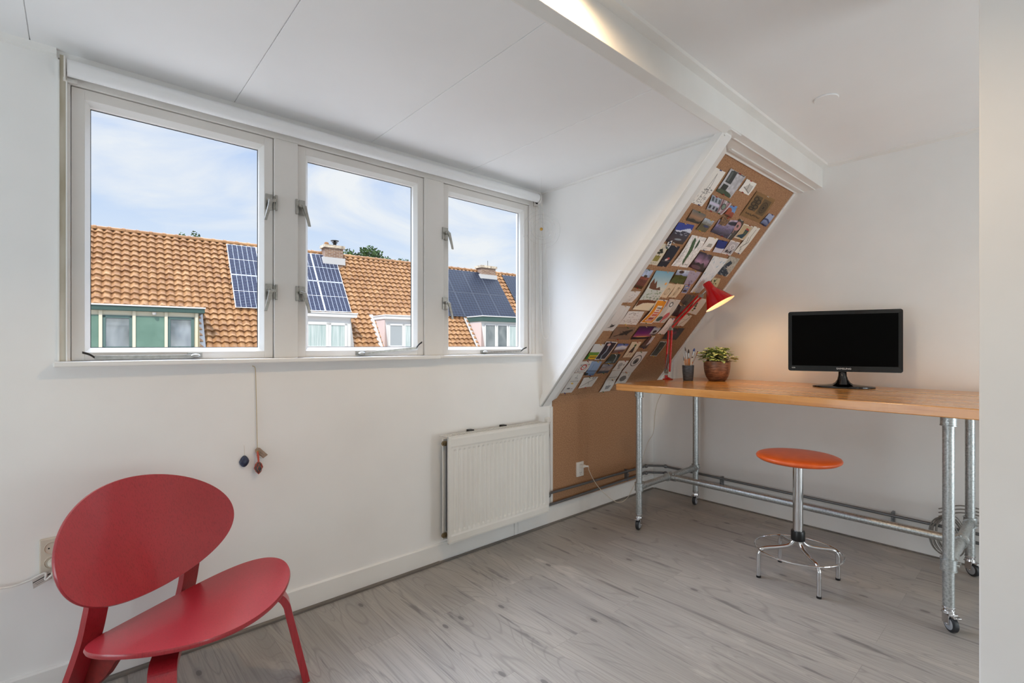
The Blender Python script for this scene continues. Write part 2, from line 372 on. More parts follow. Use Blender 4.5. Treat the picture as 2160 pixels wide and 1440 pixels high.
# baseboards and floor trim
def skirt(mb, a, b, face, h, axis):
    if axis == 'Y': prof = [(a, 2.2, 0), (a, face, 0), (a, face, h - 0.005), (a, face + 0.006, h), (a, 2.2, h)]; mb.prism(prof, (b - a, 0, 0))
    else: prof = [(XR, a, 0), (face, a, 0), (face, a, h - 0.005), (face + 0.006, a, h), (XR, a, h)]; mb.prism(prof, (0, b - a, 0))
bl_ = MB(); skirt(bl_, -2.45, 1.965, 2.188, 0.098, 'Y'); struct(bl_.build('baseboard_left', M_TRIM))
bl2 = MB(); skirt(bl2, 1.967, 1.995, 2.186, 0.098, 'Y'); skirt(bl2, 1.997, 3.478, 2.186, 0.112, 'Y'); struct(bl2.build('baseboard_left', M_TRIM))
br_ = MB(); skirt(br_, -2.45, 2.186, 3.478, 0.108, 'X'); struct(br_.build('baseboard_right', M_TRIM))
ft = MB().box((-2.45, 2.166, 0.0002), (1.432, 2.1875, 0.009)).box((1.433, 2.172, 0.0002), (3.465, 2.1855, 0.007))
ft.box((3.464, -2.45, 0.0002), (3.4775, 2.17, 0.006))
struct(ft.build('trim_7', M_FTRIM, bevel=0.001))

# ------------------------------------------------------------------ window strip
fr = MB(); Y0 = 2.193
posts = [(-0.0315, -0.0160), (0.6185, 0.7145), (1.3485, 1.4655), (2.1015, 2.178)]
for a, b in posts: fr.box((a, Y0, 1.0965), (b, 2.30, 2.0208))
fr.box((-0.0315, Y0 + .0006, 2.021), (2.178, 2.30, 2.10)).box((-0.0315, 2.2, 1.083), (2.178, 2.30, 1.0962))
for a, b in zip([p[1] for p in posts[:-1]], [p[0] for p in posts[1:]]):    # stops behind the sashes
    fr.box((a + .0003, 2.262, 1.097), (a + 0.02, 2.299, 2.0205)).box((b - 0.02, 2.262, 1.097), (b - .0003, 2.299, 2.0205)).box((a + .0205, 2.262, 2.0), (b - .0205, 2.299, 2.0205)).box((a + .0205, 2.262, 1.097), (b - .0205, 2.299, 1.115))
fr.box((2.1205, 2.186, 1.0965), (2.1245, 2.194, 2.06)).box((2.150, 2.188, 1.0965), (2.178, 2.194, 2.02))
struct(fr.build('trim_8', M_FRAME, bevel=0.0022))
ar = MB().box((-0.0475, 2.190, 1.0965), (-0.0425, 2.2, 2.09)).box((-0.0275, 2.184, 1.0965), (-0.0235, 2.194, 2.06))
struct(ar.build('trim_9', M_TRIM, bevel=0.001))
struct(MB().box((-0.0424, 2.1915, 1.0965), (-0.0276, 2.2, 2.108)).build('trim_10', M_STAIN))
si = MB().box((-0.058, 2.152, 1.0785), (1.42, 2.21, 1.0965)).box((1.4202, 2.156, 1.0815), (2.185, 2.21, 1.0970))
struct(si.build('trim_11', M_TRIM, bevel=0.004))

def glass_build(t, b):
    L = t.links; out = t.nodes['Material Output']; tr = t.nodes.new('ShaderNodeBsdfTransparent'); gl = t.nodes.new('ShaderNodeBsdfGlossy')
    tr.inputs[0].default_value = (0.985, 0.992, 0.99, 1); gl.inputs['Roughness'].default_value = 0.02
    m = t.nodes.new('ShaderNodeMixShader'); f = t.nodes.new('ShaderNodeFresnel'); f.inputs['IOR'].default_value = 1.3
    gm = t.nodes.new('ShaderNodeNewGeometry'); fm = t.nodes.new('ShaderNodeMath'); fm.operation = 'SUBTRACT'; fm.inputs[0].default_value = 1.0; L.new(gm.outputs['Backfacing'], fm.inputs[1])
    fx = t.nodes.new('ShaderNodeMath'); fx.operation = 'MULTIPLY'; L.new(f.outputs[0], fx.inputs[0]); L.new(fm.outputs[0], fx.inputs[1])
    L.new(fx.outputs[0], m.inputs[0]); L.new(tr.outputs[0], m.inputs[1]); L.new(gl.outputs[0], m.inputs[2]); L.new(m.outputs[0], out.inputs['Surface'])
M_GLASS = mat('window_glass', (255, 255, 255), build=glass_build)
M_GASKET = mat('gasket', (60, 60, 62), 0.6)
SX = [(-0.0140, 0.6160), (0.7170, 1.3460), (1.4680, 2.0980)]
side = [1, -1, -1]      # which stile carries the handles
stays = [((0.337, 0.045), (0.013, 1.126), 1.1085, 0), ((1.002, 1.295), (1.322, 1.166), 1.1100, 0.026), ((1.745, 2.020), (2.060, 1.137), 1.1095, 0.004)]
for i, (x0, x1) in enumerate(SX):
    W_ = thing('window_%d' % (i + 1), ['left casement window with its two lever handles on the right stile', 'middle casement window showing a roof, a chimney and treetops', 'right casement window showing dark solar panels, nearest the corner'][i], 'window', (x0, 2.2, 1.097))
    struct(W_)
    z0, z1, q, bd = 1.0985, 2.0185, 0.0335, 0.0150
    s = MB(); ya, yb = 2.2045, 2.258
    s.box((x0, ya, z0), (x0 + q, yb, z1)).box((x1 - q, ya, z0), (x1, yb, z1)).box((x0 + q, ya, z0), (x1 - q, yb, z0 + q * .82)).box((x0 + q, ya, z1 - q), (x1 - q, yb, z1))
    s.build('sash', M_FRAME, W_, bevel=0.0012)
    g = MB(); zq0, zq1 = z0 + q * .82, z1 - q
    o = [(x0 + q, zq0), (x1 - q, zq0), (x1 - q, zq1), (x0 + q, zq1)]; n_ = [(x0 + q + bd, zq0 + bd), (x1 - q - bd, zq0 + bd), (x1 - q - bd, zq1 - bd), (x0 + q + bd, zq1 - bd)]
    for k in range(4):
        a, b = o[k], o[(k + 1) % 4]; c, d = n_[(k + 1) % 4], n_[k]
        g.hexa([(a[0], ya + .0014, a[1]), (b[0], ya + .0014, b[1]), (b[0], 2.246, b[1]), (a[0], 2.246, a[1]),
                (d[0], ya + .020, d[1]), (c[0], ya + .020, c[1]), (c[0], 2.246, c[1]), (d[0], 2.246, d[1])])
    g.build('glazing_bead', M_TRIM, W_, bevel=0.0008)
    gg = MB(); e_ = 0.0022
    for k in range(4):
        (ax, az), (bx, bz_) = n_[k], n_[(k + 1) % 4]
        gg.box((min(ax, bx) - e_ * (k % 2), 2.243, min(az, bz_) - e_ * ((k + 1) % 2)), (max(ax, bx) + e_ * (k % 2), 2.2455, max(az, bz_) + e_ * ((k + 1) % 2)))
    gg.build('gasket', M_GASKET, W_)
    MB().box((x0 + q - .003, 2.2462, zq0 - .003), (x1 - q + .003, 2.2492, zq1 + .003)).build('pane', M_GLASS, W_)
    # lever handles
    hx = x1 - 0.0165 if side[i] > 0 else x0 + 0.0165; sg = side[i]
    for hz in (1.742, 1.367):
        p = MB().box((hx - 0.0125, 2.199, hz - 0.026), (hx + 0.0125, 2.2044, hz + 0.040))
        for zz in (-.020, .034):
            p.cyl((hx - .006, 2.1985, hz + zz), (hx - .006, 2.199, hz + zz), .0022, 8).cyl((hx + .006, 2.1985, hz + zz), (hx + .006, 2.199, hz + zz), .0022, 8)
        p.cyl((hx, 2.199, hz + .012), (hx, 2.178, hz + .012), 0.0085, 16)
        pl = p.build('handle_plate', M_STEEL, W_, bevel=0.0008)
        # lever: a bent flat bar that falls toward the glass
        def lv(x, z, y, w_, t_): return [(x - w_, y, z), (x + w_, y, z), (x + w_, y + t_, z), (x - w_, y + t_, z)]
        r_ = [lv(hx + sg * .013, hz + .015, 2.172, .004, .009), lv(hx + sg * .001, hz + .010, 2.168, .009, .010), lv(hx - sg * .007, hz - .020, 2.166, .0068, .008), lv(hx - sg * .0155, hz - .052, 2.165, .0058, .007), lv(hx - sg * .0215, hz - .077, 2.166, .0055, .006)]
        l_ = MB()
        for a, b in zip(r_[:-1], r_[1:]): l_.hexa([*a, *b])
        l_.box((min(hx, hx + sg * .020), 2.172, hz + .004), (max(hx, hx + sg * .020), 2.180, hz + .016))
        l_.build('handle_lever', M_STEEL, pl, bevel=0.001)
        kx = hx + sg * 0.0255
        MB().box((kx - .0042, 2.186, hz - .026), (kx + .0042, 2.206, hz + .038)).box((min(kx - sg * .010, kx), 2.1925, hz - .022), (max(kx - sg * .010, kx), 2.1975, hz + .034)).build('keep_plate', M_STEEL, W_, bevel=0.0008)
    # casement stay along the bottom rail
    (pa, pb), (tx, tz), sz, rise = stays[i]; dr = 1 if pb > pa else -1
    b_ = MB().box((pa - .024, 2.2, sz - .006), (pa + .024, 2.2046, sz + .013)); b_.build('stay_plate', M_STEEL, W_, bevel=0.0006)
    st = MB().ball((pa, 2.188, sz + .002), .011, 12, (1.5, 1, .7)).cyl((pa, 2.204, sz + .002), (pa, 2.185, sz + .002), .007, 12)
    y_ = 2.186; h_ = .0062
    st.hexa([(pa, y_, sz - h_), (pb, y_, sz - h_ + rise), (pb, y_ + .004, sz - h_ + rise), (pa, y_ + .004, sz - h_), (pa, y_, sz + h_), (pb, y_, sz + h_ + rise), (pb, y_ + .004, sz + h_ + rise), (pa, y_ + .004, sz + h_)])
    sto = st.build('casement_stay', M_STEEL, W_, bevel=0.0006)
    cv = bz([(pb, y_ + .001, sz + rise), (pb + dr * (abs(tx - pb) * .45), y_ - .006, sz + rise + (tz - sz - rise) * .62), (tx, y_ - .010, tz)], 6)
    tp = MB()
    for a, b in zip(cv[:-1], cv[1:]):
        tp.hexa([(a.x, a.y, a.z - .0038), (b.x, b.y, b.z - .0038), (b.x, b.y + .005, b.z - .0038), (a.x, a.y + .005, a.z - .0038), (a.x, a.y, a.z + .0038), (b.x, b.y, b.z + .0038), (b.x, b.y + .005, b.z + .0038), (a.x, a.y + .005, a.z + .0038)])
    tp.build('stay_grip', M_DARKM, sto)

# roller blind above the windows
bl = thing('roller_blind', 'rolled-up white roller blind above the windows with a hanging bead chain', 'blind', (1.05, 2.15, 2.05))
MB().cyl((-0.024, 2.152, 2.0545), (2.128, 2.152, 2.0600), 0.0262, 28).build('roller', mat('blind_fabric', (232, 232, 232), 0.45), bl)
for bx_ in (-0.032, 2.133):
    k = MB(); pr = [(bx_, 2.152 + 0.030 * math.cos(a), 2.056 + 0.033 * math.sin(a)) for a in [math.pi * 2 * j / 20 for j in range(20)]]
    k.prism(pr, (0.005, 0, 0)).box((bx_, 2.152, 2.024), (bx_ + .005, 2.198, 2.088)).box((bx_ - .002, 2.183, 2.0225), (bx_ + .034, 2.193, 2.034))
    k.cyl((bx_ + .022, 2.183, 2.028), (bx_ + .022, 2.1815, 2.028), .004, 8)
    k.build('bracket', M_WPLAST, bl, bevel=0.0012)
ch = bz([(2.142, 2.13, 2.036), (2.137, 2.128, 1.7), (2.132, 2.122, 1.40), (2.139, 2.118, 1.225), (2.168, 2.116, 1.192), (2.196, 2.118, 1.230), (2.203, 2.124, 1.40), (2.180, 2.128, 1.7), (2.150, 2.13, 2.036)], 10)
MB().tube(ch, 0.0013, 6).build('bead_chain', M_WPLAST, bl)
# ------------------------------------------------------------------ red easy chair
def redwood(t, b):
    v = obj_coord(t, (1, 1, 1)); m = t.nodes.new('ShaderNodeMapping'); m.inputs['Scale'].default_value = (330, 330, 16); m.inputs['Rotation'].default_value = (0.25, 0, 0); t.links.new(v, m.inputs[0])
    n = noise_node(t, m.outputs[0], 1.0, 4, 0.6, 0.6); n2 = noise_node(t, v, 4, 2)
    c = ramp(t, n2.outputs['Fac'], [(0.3, lin((160, 32, 42))), (0.7, lin((174, 42, 52)))])
    c = mixc(t, ramp(t, n.outputs['Fac'], [(0.38, (0.42,) * 3), (0.50, (0,) * 3)]), c, lin((116, 18, 28)))
    t.links.new(c, b.inputs['Base Color']); bump(t, b, n.outputs['Fac'], 0.15, 0.0008)
M_RED = mat('red_stained_oak', (156, 30, 38), 0.34, spec=0.6, coat=0.25, build=redwood)
M_RED2 = mat('red_stained_plywood_edge', (118, 22, 20), 0.45, build=mottled((104, 18, 16), (136, 32, 26), 30))
M_HOLE = mat('bolt_hole', (10, 6, 6), 0.8)
CM = Matrix.Translation((0.28, 1.729, 0)) @ Matrix.Rotation(0.575, 4, 'Z')
chair = thing('easy_chair', 'low red wooden easy chair with oval seat and large oval back', 'chair', (0.28, 1.729, 0))
def shell(surf, a, b, thick, nrm, name, nr=14, ns=96):
    mb = MB(); V = []; F = []
    rings = [(i / nr) ** 0.8 for i in range(1, nr + 1)]
    top = [surf(0, 0)]; nd = nrm
    P = lambda q, k: (a * q * math.cos(2 * math.pi * k / ns), b * q * math.sin(2 * math.pi * k / ns))
    for q in rings:
        for k in range(ns): top.append(surf(*P(q * (1 - 0.006 * (q == 1)), k)))
    n1 = len(top); bot = [p + nd * thick for p in top]
    midr = [surf(*P(1.004, k)) + nd * thick * 0.5 for k in range(ns)]
    V = top + bot + midr
    for o in (0, n1):
        for k in range(ns): F.append((o, o + 1 + k, o + 1 + (k + 1) % ns))
        for i in range(nr - 1):
            for k in range(ns):
                F.append((o + 1 + i * ns + k, o + 1 + (i + 1) * ns + k, o + 1 + (i + 1) * ns + (k + 1) % ns, o + 1 + i * ns + (k + 1) % ns))
    e0 = 1 + (nr - 1) * ns
    for k in range(ns):
        k2 = (k + 1) % ns
        F.append((e0 + k, 2 * n1 + k, 2 * n1 + k2, e0 + k2)); F.append((2 * n1 + k, n1 + e0 + k, n1 + e0 + k2, 2 * n1 + k2))
    mb.add([CM @ p for p in V], F, True)
    return mb.build(name, M_RED, chair, angle=50)
seatS = lambda x, t: Vector((x, t * math.cos(.109), .352 - t * math.sin(.109) + .038 * (x / .287) ** 2 - .010 * (t / .22) ** 2))
backS = lambda x, t: Vector((x, .238 + t * math.sin(.357) - .082 * (x / .281) ** 2, .558 + t * math.cos(.357)))
shell(seatS, .287, .214, .013, Vector((0, 0, -1)), 'seat')
shell(backS, .279, .181, .013, Vector((0, .937, -.35)), 'backrest')
def strap(mb, path, wv, hw, ht, M=CM):
    P = [Vector(p) for p in path]; wv = Vector(wv).normalized(); rings = []
    for i, p in enumerate(P):
        t = (P[min(i + 1, len(P) - 1)] - P[max(i - 1, 0)]).normalized(); n = t.cross(wv).normalized()
        rings.append([p - wv * hw - n * ht, p + wv * hw - n * ht, p + wv * hw + n * ht, p - wv * hw + n * ht])
    for a, b in zip(rings[:-1], rings[1:]): mb.hexa([*a, *b], M)
    return mb
for sg in (1, -1):
    pth = bz([(sg * .09, .00, .312), (sg * .16, -.06, .316), (sg * .200, -.098, .314), (sg * .218, -.118, .285), (sg * .228, -.127, .23), (sg * .266, -.162, 0.0)], 8)
    strap(MB(), pth, (1, sg, 0), .031, .011).build('leg', M_RED, chair, weld=True)
    pr = bz([(sg * .148, .264, .60), (sg * .148, .228, .51), (sg * .148, .208, .44), (sg * .150, .214, .385), (sg * .154, .248, .27), (sg * .166, .362, 0.0)], 8)
    strap(MB(), pr, (1, 0, 0), .028, .010).build('leg', M_RED, chair)
    bk = MB(); y = [(.216, .318), (.175, .318), (.08, .312), (.02, .306), (.10, .286), (.155, .252), (.190, .205), (.235, .165), (.285, .150), (.262, .210), (.232, .285)]
    bk.prism([(sg * .136, a, b) for a, b in y], (-sg * .020, 0, 0), CM).build('seat_bracket', M_RED2, chair, bevel=0.002)
    for (a, b) in ((.165, .288), (.205, .222)):
        MB().cyl((sg * .1155, a, b), (sg * .1145, a, b), .0065, 14, M=CM).build('bolt', M_HOLE, chair)

# ------------------------------------------------------------------ radiator and heating pipes
M_RAD = mat('radiator_enamel', (222, 220, 215), 0.35, build=mottled((218, 216, 210), (226, 224, 219), 3))
rad = thing('radiator', 'white panel radiator with vertical flutes under the right window', 'radiator', (1.80, 2.13, 0.126))
RX0, RX1, RZ0, RZ1, RY = 1.428, 2.168, 0.126, 0.672, 2.09
nfl = 22; pitch = (RX1 - RX0 - 0.05) / nfl
def rfront(u, v):
    x = RX0 + u * (RX1 - RX0); z = RZ0 + v * (RZ1 - RZ0)
    fx = (x - RX0 - 0.025) / pitch; dz = min(z - RZ0 - 0.052, RZ1 - 0.062 - z)
    m = max(0, min(1, dz / 0.010)) if 0 < fx < nfl else 0
    ph = fx % 1.0; prof = 1.0 if .22 < ph < .62 else max(0, 1 - min(abs(ph - .22), abs(ph - .62), abs(ph - 1.22)) / .12)
    bead = 0.0025 if (z > RZ1 - .050 or z < RZ0 + .044) and RX0 + .014 < x < RX1 - .014 and RZ0 + .008 < z < RZ1 - .008 else 0
    return Vector((x, RY + 0.0052 * prof * m - bead, z))
fp = MB().grid(rfront, 22 * 12, 60, False)
fp.box((RX0, RY + .001, RZ1 - .002), (RX1, RY + .014, RZ1)).box((RX0, RY + .001, RZ0), (RX1, RY + .014, RZ0 + .002)).box((RX0, RY + .0005, RZ0), (RX0 + .002, RY + .014, RZ1)).box((RX1 - .002, RY + .0005, RZ0), (RX1, RY + .014, RZ1))
fp.build('front_panel', M_RAD, rad, angle=20)
bp = MB().box((RX0 + .004, RY + .060, RZ0 + .004), (RX1 - .004, RY + .070, RZ1 - .012)); bp.build('back_panel', M_RAD, rad, bevel=0.002)
fi = MB()
for k in range(44):
    x = RX0 + .022 + k * (RX1 - RX0 - .044) / 43; fi.box((x, RY + .016, RZ0 + .05), (x + .0012, RY + .058, RZ1 - .05))
fi.box((RX0 + .008, RY + .014, RZ1 - .045), (RX1 - .008, RY + .030, RZ1 - .020)).box((RX0 + .008, RY + .014, RZ0 + .02), (RX1 - .008, RY + .030, RZ0 + .045))
fi.build('convector_fins', M_PIPE, rad)
gr = MB(); gz = RZ1 + .003
gr.box((RX0 + .001, RY + .002, gz - .004), (RX1 - .001, RY + .018, gz + .0015)).box((RX0 - .010, RY + .064, gz - .002), (RX1 - .012, RY + .076, gz + .0015))
for k in range(60):
    x = RX0 + .005 + k * (RX1 - RX0 - .02) / 59; gr.box((x, RY + .016, gz - .001), (x + .0045, RY + .065, gz + .001))
gr.box((RX0 + .001, RY + .038, gz - .001), (RX1 - .004, RY + .043, gz + .0015))
gr.build('top_grille', M_RAD, rad)
M_BRASS = mat('dull_brass', (128, 112, 84), 0.45, 0.6)
for (z, nm) in ((RZ1 - .034, 'bleed_valve'), (RZ0 + .034, 'drain_plug')):
    k = MB().cyl((RX0 + .012, RY + .045, z), (RX0 - .006, RY + .045, z), .013, 20).cyl((RX0 - .006, RY + .045, z), (RX0 - .012, RY + .045, z), .008, 8); k.build(nm, M_BRASS, rad)
for x in (1.62, 1.86): MB().box((x, 2.168, RZ1 - .004), (x + .03, 2.199, RZ1 + .010)).build('wall_bracket', M_DARKM, rad)
vb = MB().box((2.166, 2.098, .675), (2.200, 2.130, .703)).cyl((2.183, 2.114, .66), (2.183, 2.114, .676), .012, 16); vb.build('valve_knob', M_WPLAST, rad, bevel=.003)
MB().cyl((2.183, 2.114, .575), (2.183, 2.114, .662), .0100, 14).cyl((2.150, 2.114, .640), (2.183, 2.114, .640), .009, 12).cyl((2.183, 2.114, .585), (2.183, 2.114, .60), .012, 6).build('valve_body', M_STEEL, rad)

hp = thing('heating_pipe', 'pair of thin grey heating pipes running along the skirting', 'pipe', (2.8, 2.16, 0.15))
PY = 2.168
up_ = bz([(2.183, 2.114, .58), (2.184, 2.116, .40), (2.186, 2.12, .235)], 4) + bz([(2.186, 2.122, .222), (2.194, 2.128, .209), (2.215, 2.14, .206), (2.26, PY, .206)], 5)[1:] + [Vector((3.33, PY, .200)), Vector((3.37, PY - .004, .200)), Vector((3.448, 2.085, .199)), Vector((3.452, 2.05, .199)), Vector((3.452, -.9, .170))]
MB().tube(up_, .0085, 12).build('pipe', M_PIPE, hp)
lo_ = [Vector((1.95, PY, .128)), Vector((3.33, PY, .146)), Vector((3.37, PY - .004, .146)), Vector((3.448, 2.085, .145)), Vector((3.452, 2.05, .145)), Vector((3.452, -.9, .128))]
MB().tube(lo_, .0085, 12).build('pipe', M_PIPE, hp)
for (x, y) in ((3.345, PY), (3.452, 2.062)):
    for z in (.200, .146): MB().ball((x, y, z), .0145, 14, (1.25, 1.25, 1)).build('elbow', M_PIPE, hp)
MB().ball((2.215, 2.142, .207), .015, 14, (1.4, 1, 1)).build('elbow', M_PIPE, hp)
for (x, y, n) in ((3.10, 2.184, 'x'), (3.470, 1.62, 'y'), (3.470, .632, 'y')):
    c = MB()
    if n == 'x': c.box((x - .006, y - .020, .130), (x + .006, y + .014, .214)).cyl((x, y - .026, .178), (x, y - .018, .178), .005, 8)
    else: c.box((y and x - .022, y - .006, .125), (x + .018, y + .006, .205)).cyl((x - .028, y, .165), (x - .018, y, .165), .005, 8)
    c.build('pipe_clip', M_PIPE, hp, bevel=.001)

# ------------------------------------------------------------------ wall sockets and cables
M_OLDW = mat('aged_white_plastic', (206, 197, 182), 0.4)
so = thing('wall_socket', 'aged white double wall socket behind the red easy chair', 'socket', (-0.05, 2.2, 0.465))
p = MB().box((-0.091, 2.186, 0.412), (-0.005, 2.2, 0.522)); p.build('cover_plate', M_OLDW, so, bevel=0.004)
for z in (.490, .443):
    c = MB(); Rm = Matrix.Translation((-.060, 2.1861, z)) @ Matrix.Rotation(math.pi / 2, 4, 'X')
    c.lathe([(.0205, -.0005), (.0205, .0022), (.0190, .0024), (.0175, .0004), (.0, .0004)], n=32, M=Rm); s_ = c.build('socket_well', M_OLDW, so)
    MB().cyl((-.0680, 2.1860, z), (-.0680, 2.1852, z), .0024, 10).build('pin_hole', M_HOLE, s_); MB().cyl((-.050, 2.1860, z), (-.050, 2.1852, z), .0024, 10).build('pin_hole', M_HOLE, s_)
cb = thing('power_cord', 'white power cord with a printed paper tag leaving the old double socket', 'cable', (-0.05, 2.15, 0.44))
k = MB().ball((-.055, 2.172, .444), .016, 16, (1, 1, .8)).cyl((-.058, 2.184, .444), (-.055, 2.172, .444), .014, 16).tube(bz([(-.054, 2.165, .440), (-.055, 2.160, .425), (-.058, 2.162, .412)], 4), [.007, .006, .006, .006, .0055, .005, .005, .005, .0045]); k.build('plug', M_OLDW, cb)
cp = bz([(-.058, 2.162, .412), (-.075, 2.166, .398), at(95, 1208, 'Y', 2.17), at(62, 1224, 'Y', 2.175), at(20, 1238, 'Y', 2.18), at(-60, 1250, 'Y', 2.185), at(-220, 1300, 'Y', 2.185)], 8)
MB().tube(cp, .0032, 8).build('cord', M_WPLAST, cb)
M_TAG = mat('printed_tag', (205, 196, 188), 0.7, build=mottled((196, 187, 180), (212, 204, 196), 40))
ta, tb_ = at(68, 1225, 'Y', 2.172), at(108, 1203, 'Y', 2.172); dn = Vector((.10, 0, -1)).normalized() * .026
tg = MB().hexa([ta, tb_, tb_ + Vector((0, .001, 0)), ta + Vector((0, .001, 0)), ta + dn, tb_ + dn, tb_ + dn + Vector((0, .001, 0)), ta + dn + Vector((0, .001, 0))]).build('tag', M_TAG, cb)
tl = MB()
for j, (f0, f1) in enumerate(((.02, .95), (.10, .75), (.18, .62), (.80, .95))):
    q = [.22, .5, .7, .3][j]; a = ta.lerp(tb_, f0) + dn * q; b = ta.lerp(tb_, f1) + dn * q; yy = Vector((0, -.0006, 0)); d2 = Vector((0, 0, -.0012 if j else -.003))
    tl.add([a + yy, b + yy, b + yy + d2, a + yy + d2], [(0, 1, 2, 3)])
tl.build('tag_print', M_BLACK, tg)

s2 = thing('wall_socket', 'white two-way wall outlet set in the brown cork below the slope', 'socket', (2.572, 2.2, 0.303))
p = MB().box((2.536, 2.183, .254), (2.608, 2.194, .353)); p.build('cover_plate', M_WPLAST, s2, bevel=0.002)
for z in (.329, .277):
    c = MB().box((2.555, 2.1815, z - .015), (2.589, 2.1835, z + .015)).build('socket_face', M_WPLAST, s2, bevel=.003)
    MB().box((2.564, 2.1808, z - .002), (2.566, 2.1816, z + .008)).build('pin_hole', M_HOLE, c); MB().box((2.578, 2.1808, z - .002), (2.580, 2.1816, z + .008)).build('pin_hole', M_HOLE, c); MB().cyl((2.572, 2.1816, z - .008), (2.572, 2.1808, z - .008), .002, 8).build('pin_hole', M_HOLE, c)
c2 = thing('lamp_cord', 'thin white lamp cord looping to the floor from the outlet in the cork', 'cable', (2.6, 2.15, 0.33))
MB().box((2.560, 2.150, .318), (2.590, 2.181, .336)).cyl((2.580, 2.152, .327), (2.600, 2.135, .327), .006, 10).build('plug', M_WPLAST, c2, bevel=.002)
cp = bz([(2.600, 2.135, .327), at(1243, 993, 'Y', 2.13), at(1256, 1018, 'Y', 2.11), at(1275, 1040, 'Y', 2.05), at(1302, 1059, 'Y', 2.0), at(1322, 1051, 'Y', 2.0), at(1338, 1022, 'Y', 2.02), at(1350, 995, 'Y', 2.04), at(1358, 960, 'Y', 2.03), at(1367, 932, 'Y', 2.02), at(1378, 912, 'Y', 2.01), at(1382, 870, 'Y', 1.97), at(1388, 845, 'Y', 1.92), (3.14, 1.880, .86), (3.115, 1.874, .93)], 8)
MB().tube(cp, .0021, 6).build('cord', M_OLDW, c2)

# ------------------------------------------------------------------ trinkets on the window wall
M_TWINE = mat('pale_twine', (196, 180, 150), 0.9)
pn = thing('stone_pendant', 'netted dark stone and handwritten tag on long pale twine below the sill', 'ornament', (0.55, 2.19, 0.85))
MB().tube(bz([(.535, 2.197, 1.066), (.545, 2.195, 1.058), (.5475, 2.194, 1.02), (.550, 2.194, .90), (.553, 2.192, .722)], 6), .0017, 6).build('twine', M_TWINE, pn)
M_STONE = mat('dark_stone', (46, 42, 44), 0.25, build=mottled((28, 28, 34), (96, 84, 78), 40))
st_ = MB().lathe([(0, -.024), (.007, -.018), (.0145, -.004), (.0150, .004), (.012, .014), (.006, .021), (0, .023)], (.554, 2.178, .65), n=6); st_.build('stone', M_STONE, pn); 
M_NET = mat('coral_cord', (190, 84, 66), 0.8)
nt = MB(); cx_, cy_, cz_ = .554, 2.178, .65
for k in range(6):
    a = math.pi / 3 * k; b = a + math.pi / 6
    P1 = (cx_ + .0165 * math.cos(a), cy_ + .0165 * math.sin(a), cz_); 
    nt.tube([(cx_, cy_, cz_ + .028), (cx_ + .011 * math.cos(b), cy_ + .011 * math.sin(b), cz_ + .017), P1, (cx_ + .011 * math.cos(b), cy_ + .011 * math.sin(b), cz_ - .014), (cx_, cy_, cz_ - .026)], .0010, 5)
    nt.tube([(cx_ + .0115 * math.cos(b - math.pi / 3), cy_ + .0115 * math.sin(b - math.pi / 3), cz_ + .017), P1, (cx_ + .0115 * math.cos(b), cy_ + .0115 * math.sin(b), cz_ + .017)], .0010, 5)
nt.tube([(cx_, cy_, cz_ + .026), (cx_ - .001, cy_ + .004, cz_ + .05), (cx_ - .002, cy_ + .010, cz_ + .066)], [.0035, .0045, .003], 8)
nt.build('net', M_NET, pn)
M_KRAFT = mat('kraft_tag', (160, 138, 122), 0.8, build=mottled((150, 128, 112), (170, 148, 132), 60))
tgp = [(-.010, .008), (-.002, .016), (.008, .013), (.0385, -.020), (.020, -.032), (-.010, -.002)]
tg = MB().prism([(.553 + a, 2.187, .716 + b) for a, b in tgp], (0, -.001, 0)).build('tag', M_KRAFT, pn)
MB().lathe([(.0026, 0), (.0046, 0), (.0046, .001), (.0026, .001)], n=16, M=Matrix.Translation((.5535, 2.1858, .7155)) @ Matrix.Rotation(math.pi / 2, 4, 'X'), close=False).build('eyelet', mat('brass', (190, 150, 80), .3, 1.0), tg)
wr = MB(); ux = Vector((.72, 0, -.69)); uz = Vector((.69, 0, .72)) * .55
rnd = random.Random(4)
for li in range(3):
    base = Vector((.560, 2.1853, .7135)) + Vector((-.0055, 0, -.0063)) * li; pts = []
    for k in range(14): pts.append(base + ux * (k * .00185) + uz * (rnd.uniform(-.0028, .0028)))
    wr.tube(pts, .00045, 4)
wr.build('handwriting', M_BLACK, tg)
sh = thing('shell_ornament', 'dark blue shell hung flat on the white wall below the left window', 'ornament', (0.5055, 2.19, 0.681))
def shf(u, v):
    a = math.pi * 2 * u; r = v
    x = .0185 * r * math.cos(a) * (1 + .15 * math.sin(a)); z = .0235 * r * math.sin(a); x *= 1.0 - .42 * max(0, z / .0235)
    ridge = .0007 * math.sin(14 * math.atan2(x, z + .028) * 3)
    return Vector((.5055 + x, 2.196 - .012 * (1 - r * r) ** .6 + ridge * r, .681 + z))
MB().grid(shf, 48, 12).build('shell', mat('blue_shell', (34, 40, 70), .35, build=mottled((24, 28, 54), (66, 76, 100), 60)), sh)
MB().tube([(.5055, 2.1975, .745), (.5055, 2.190, .7015)], .0004, 4).build('thread', M_TWINE, sh)

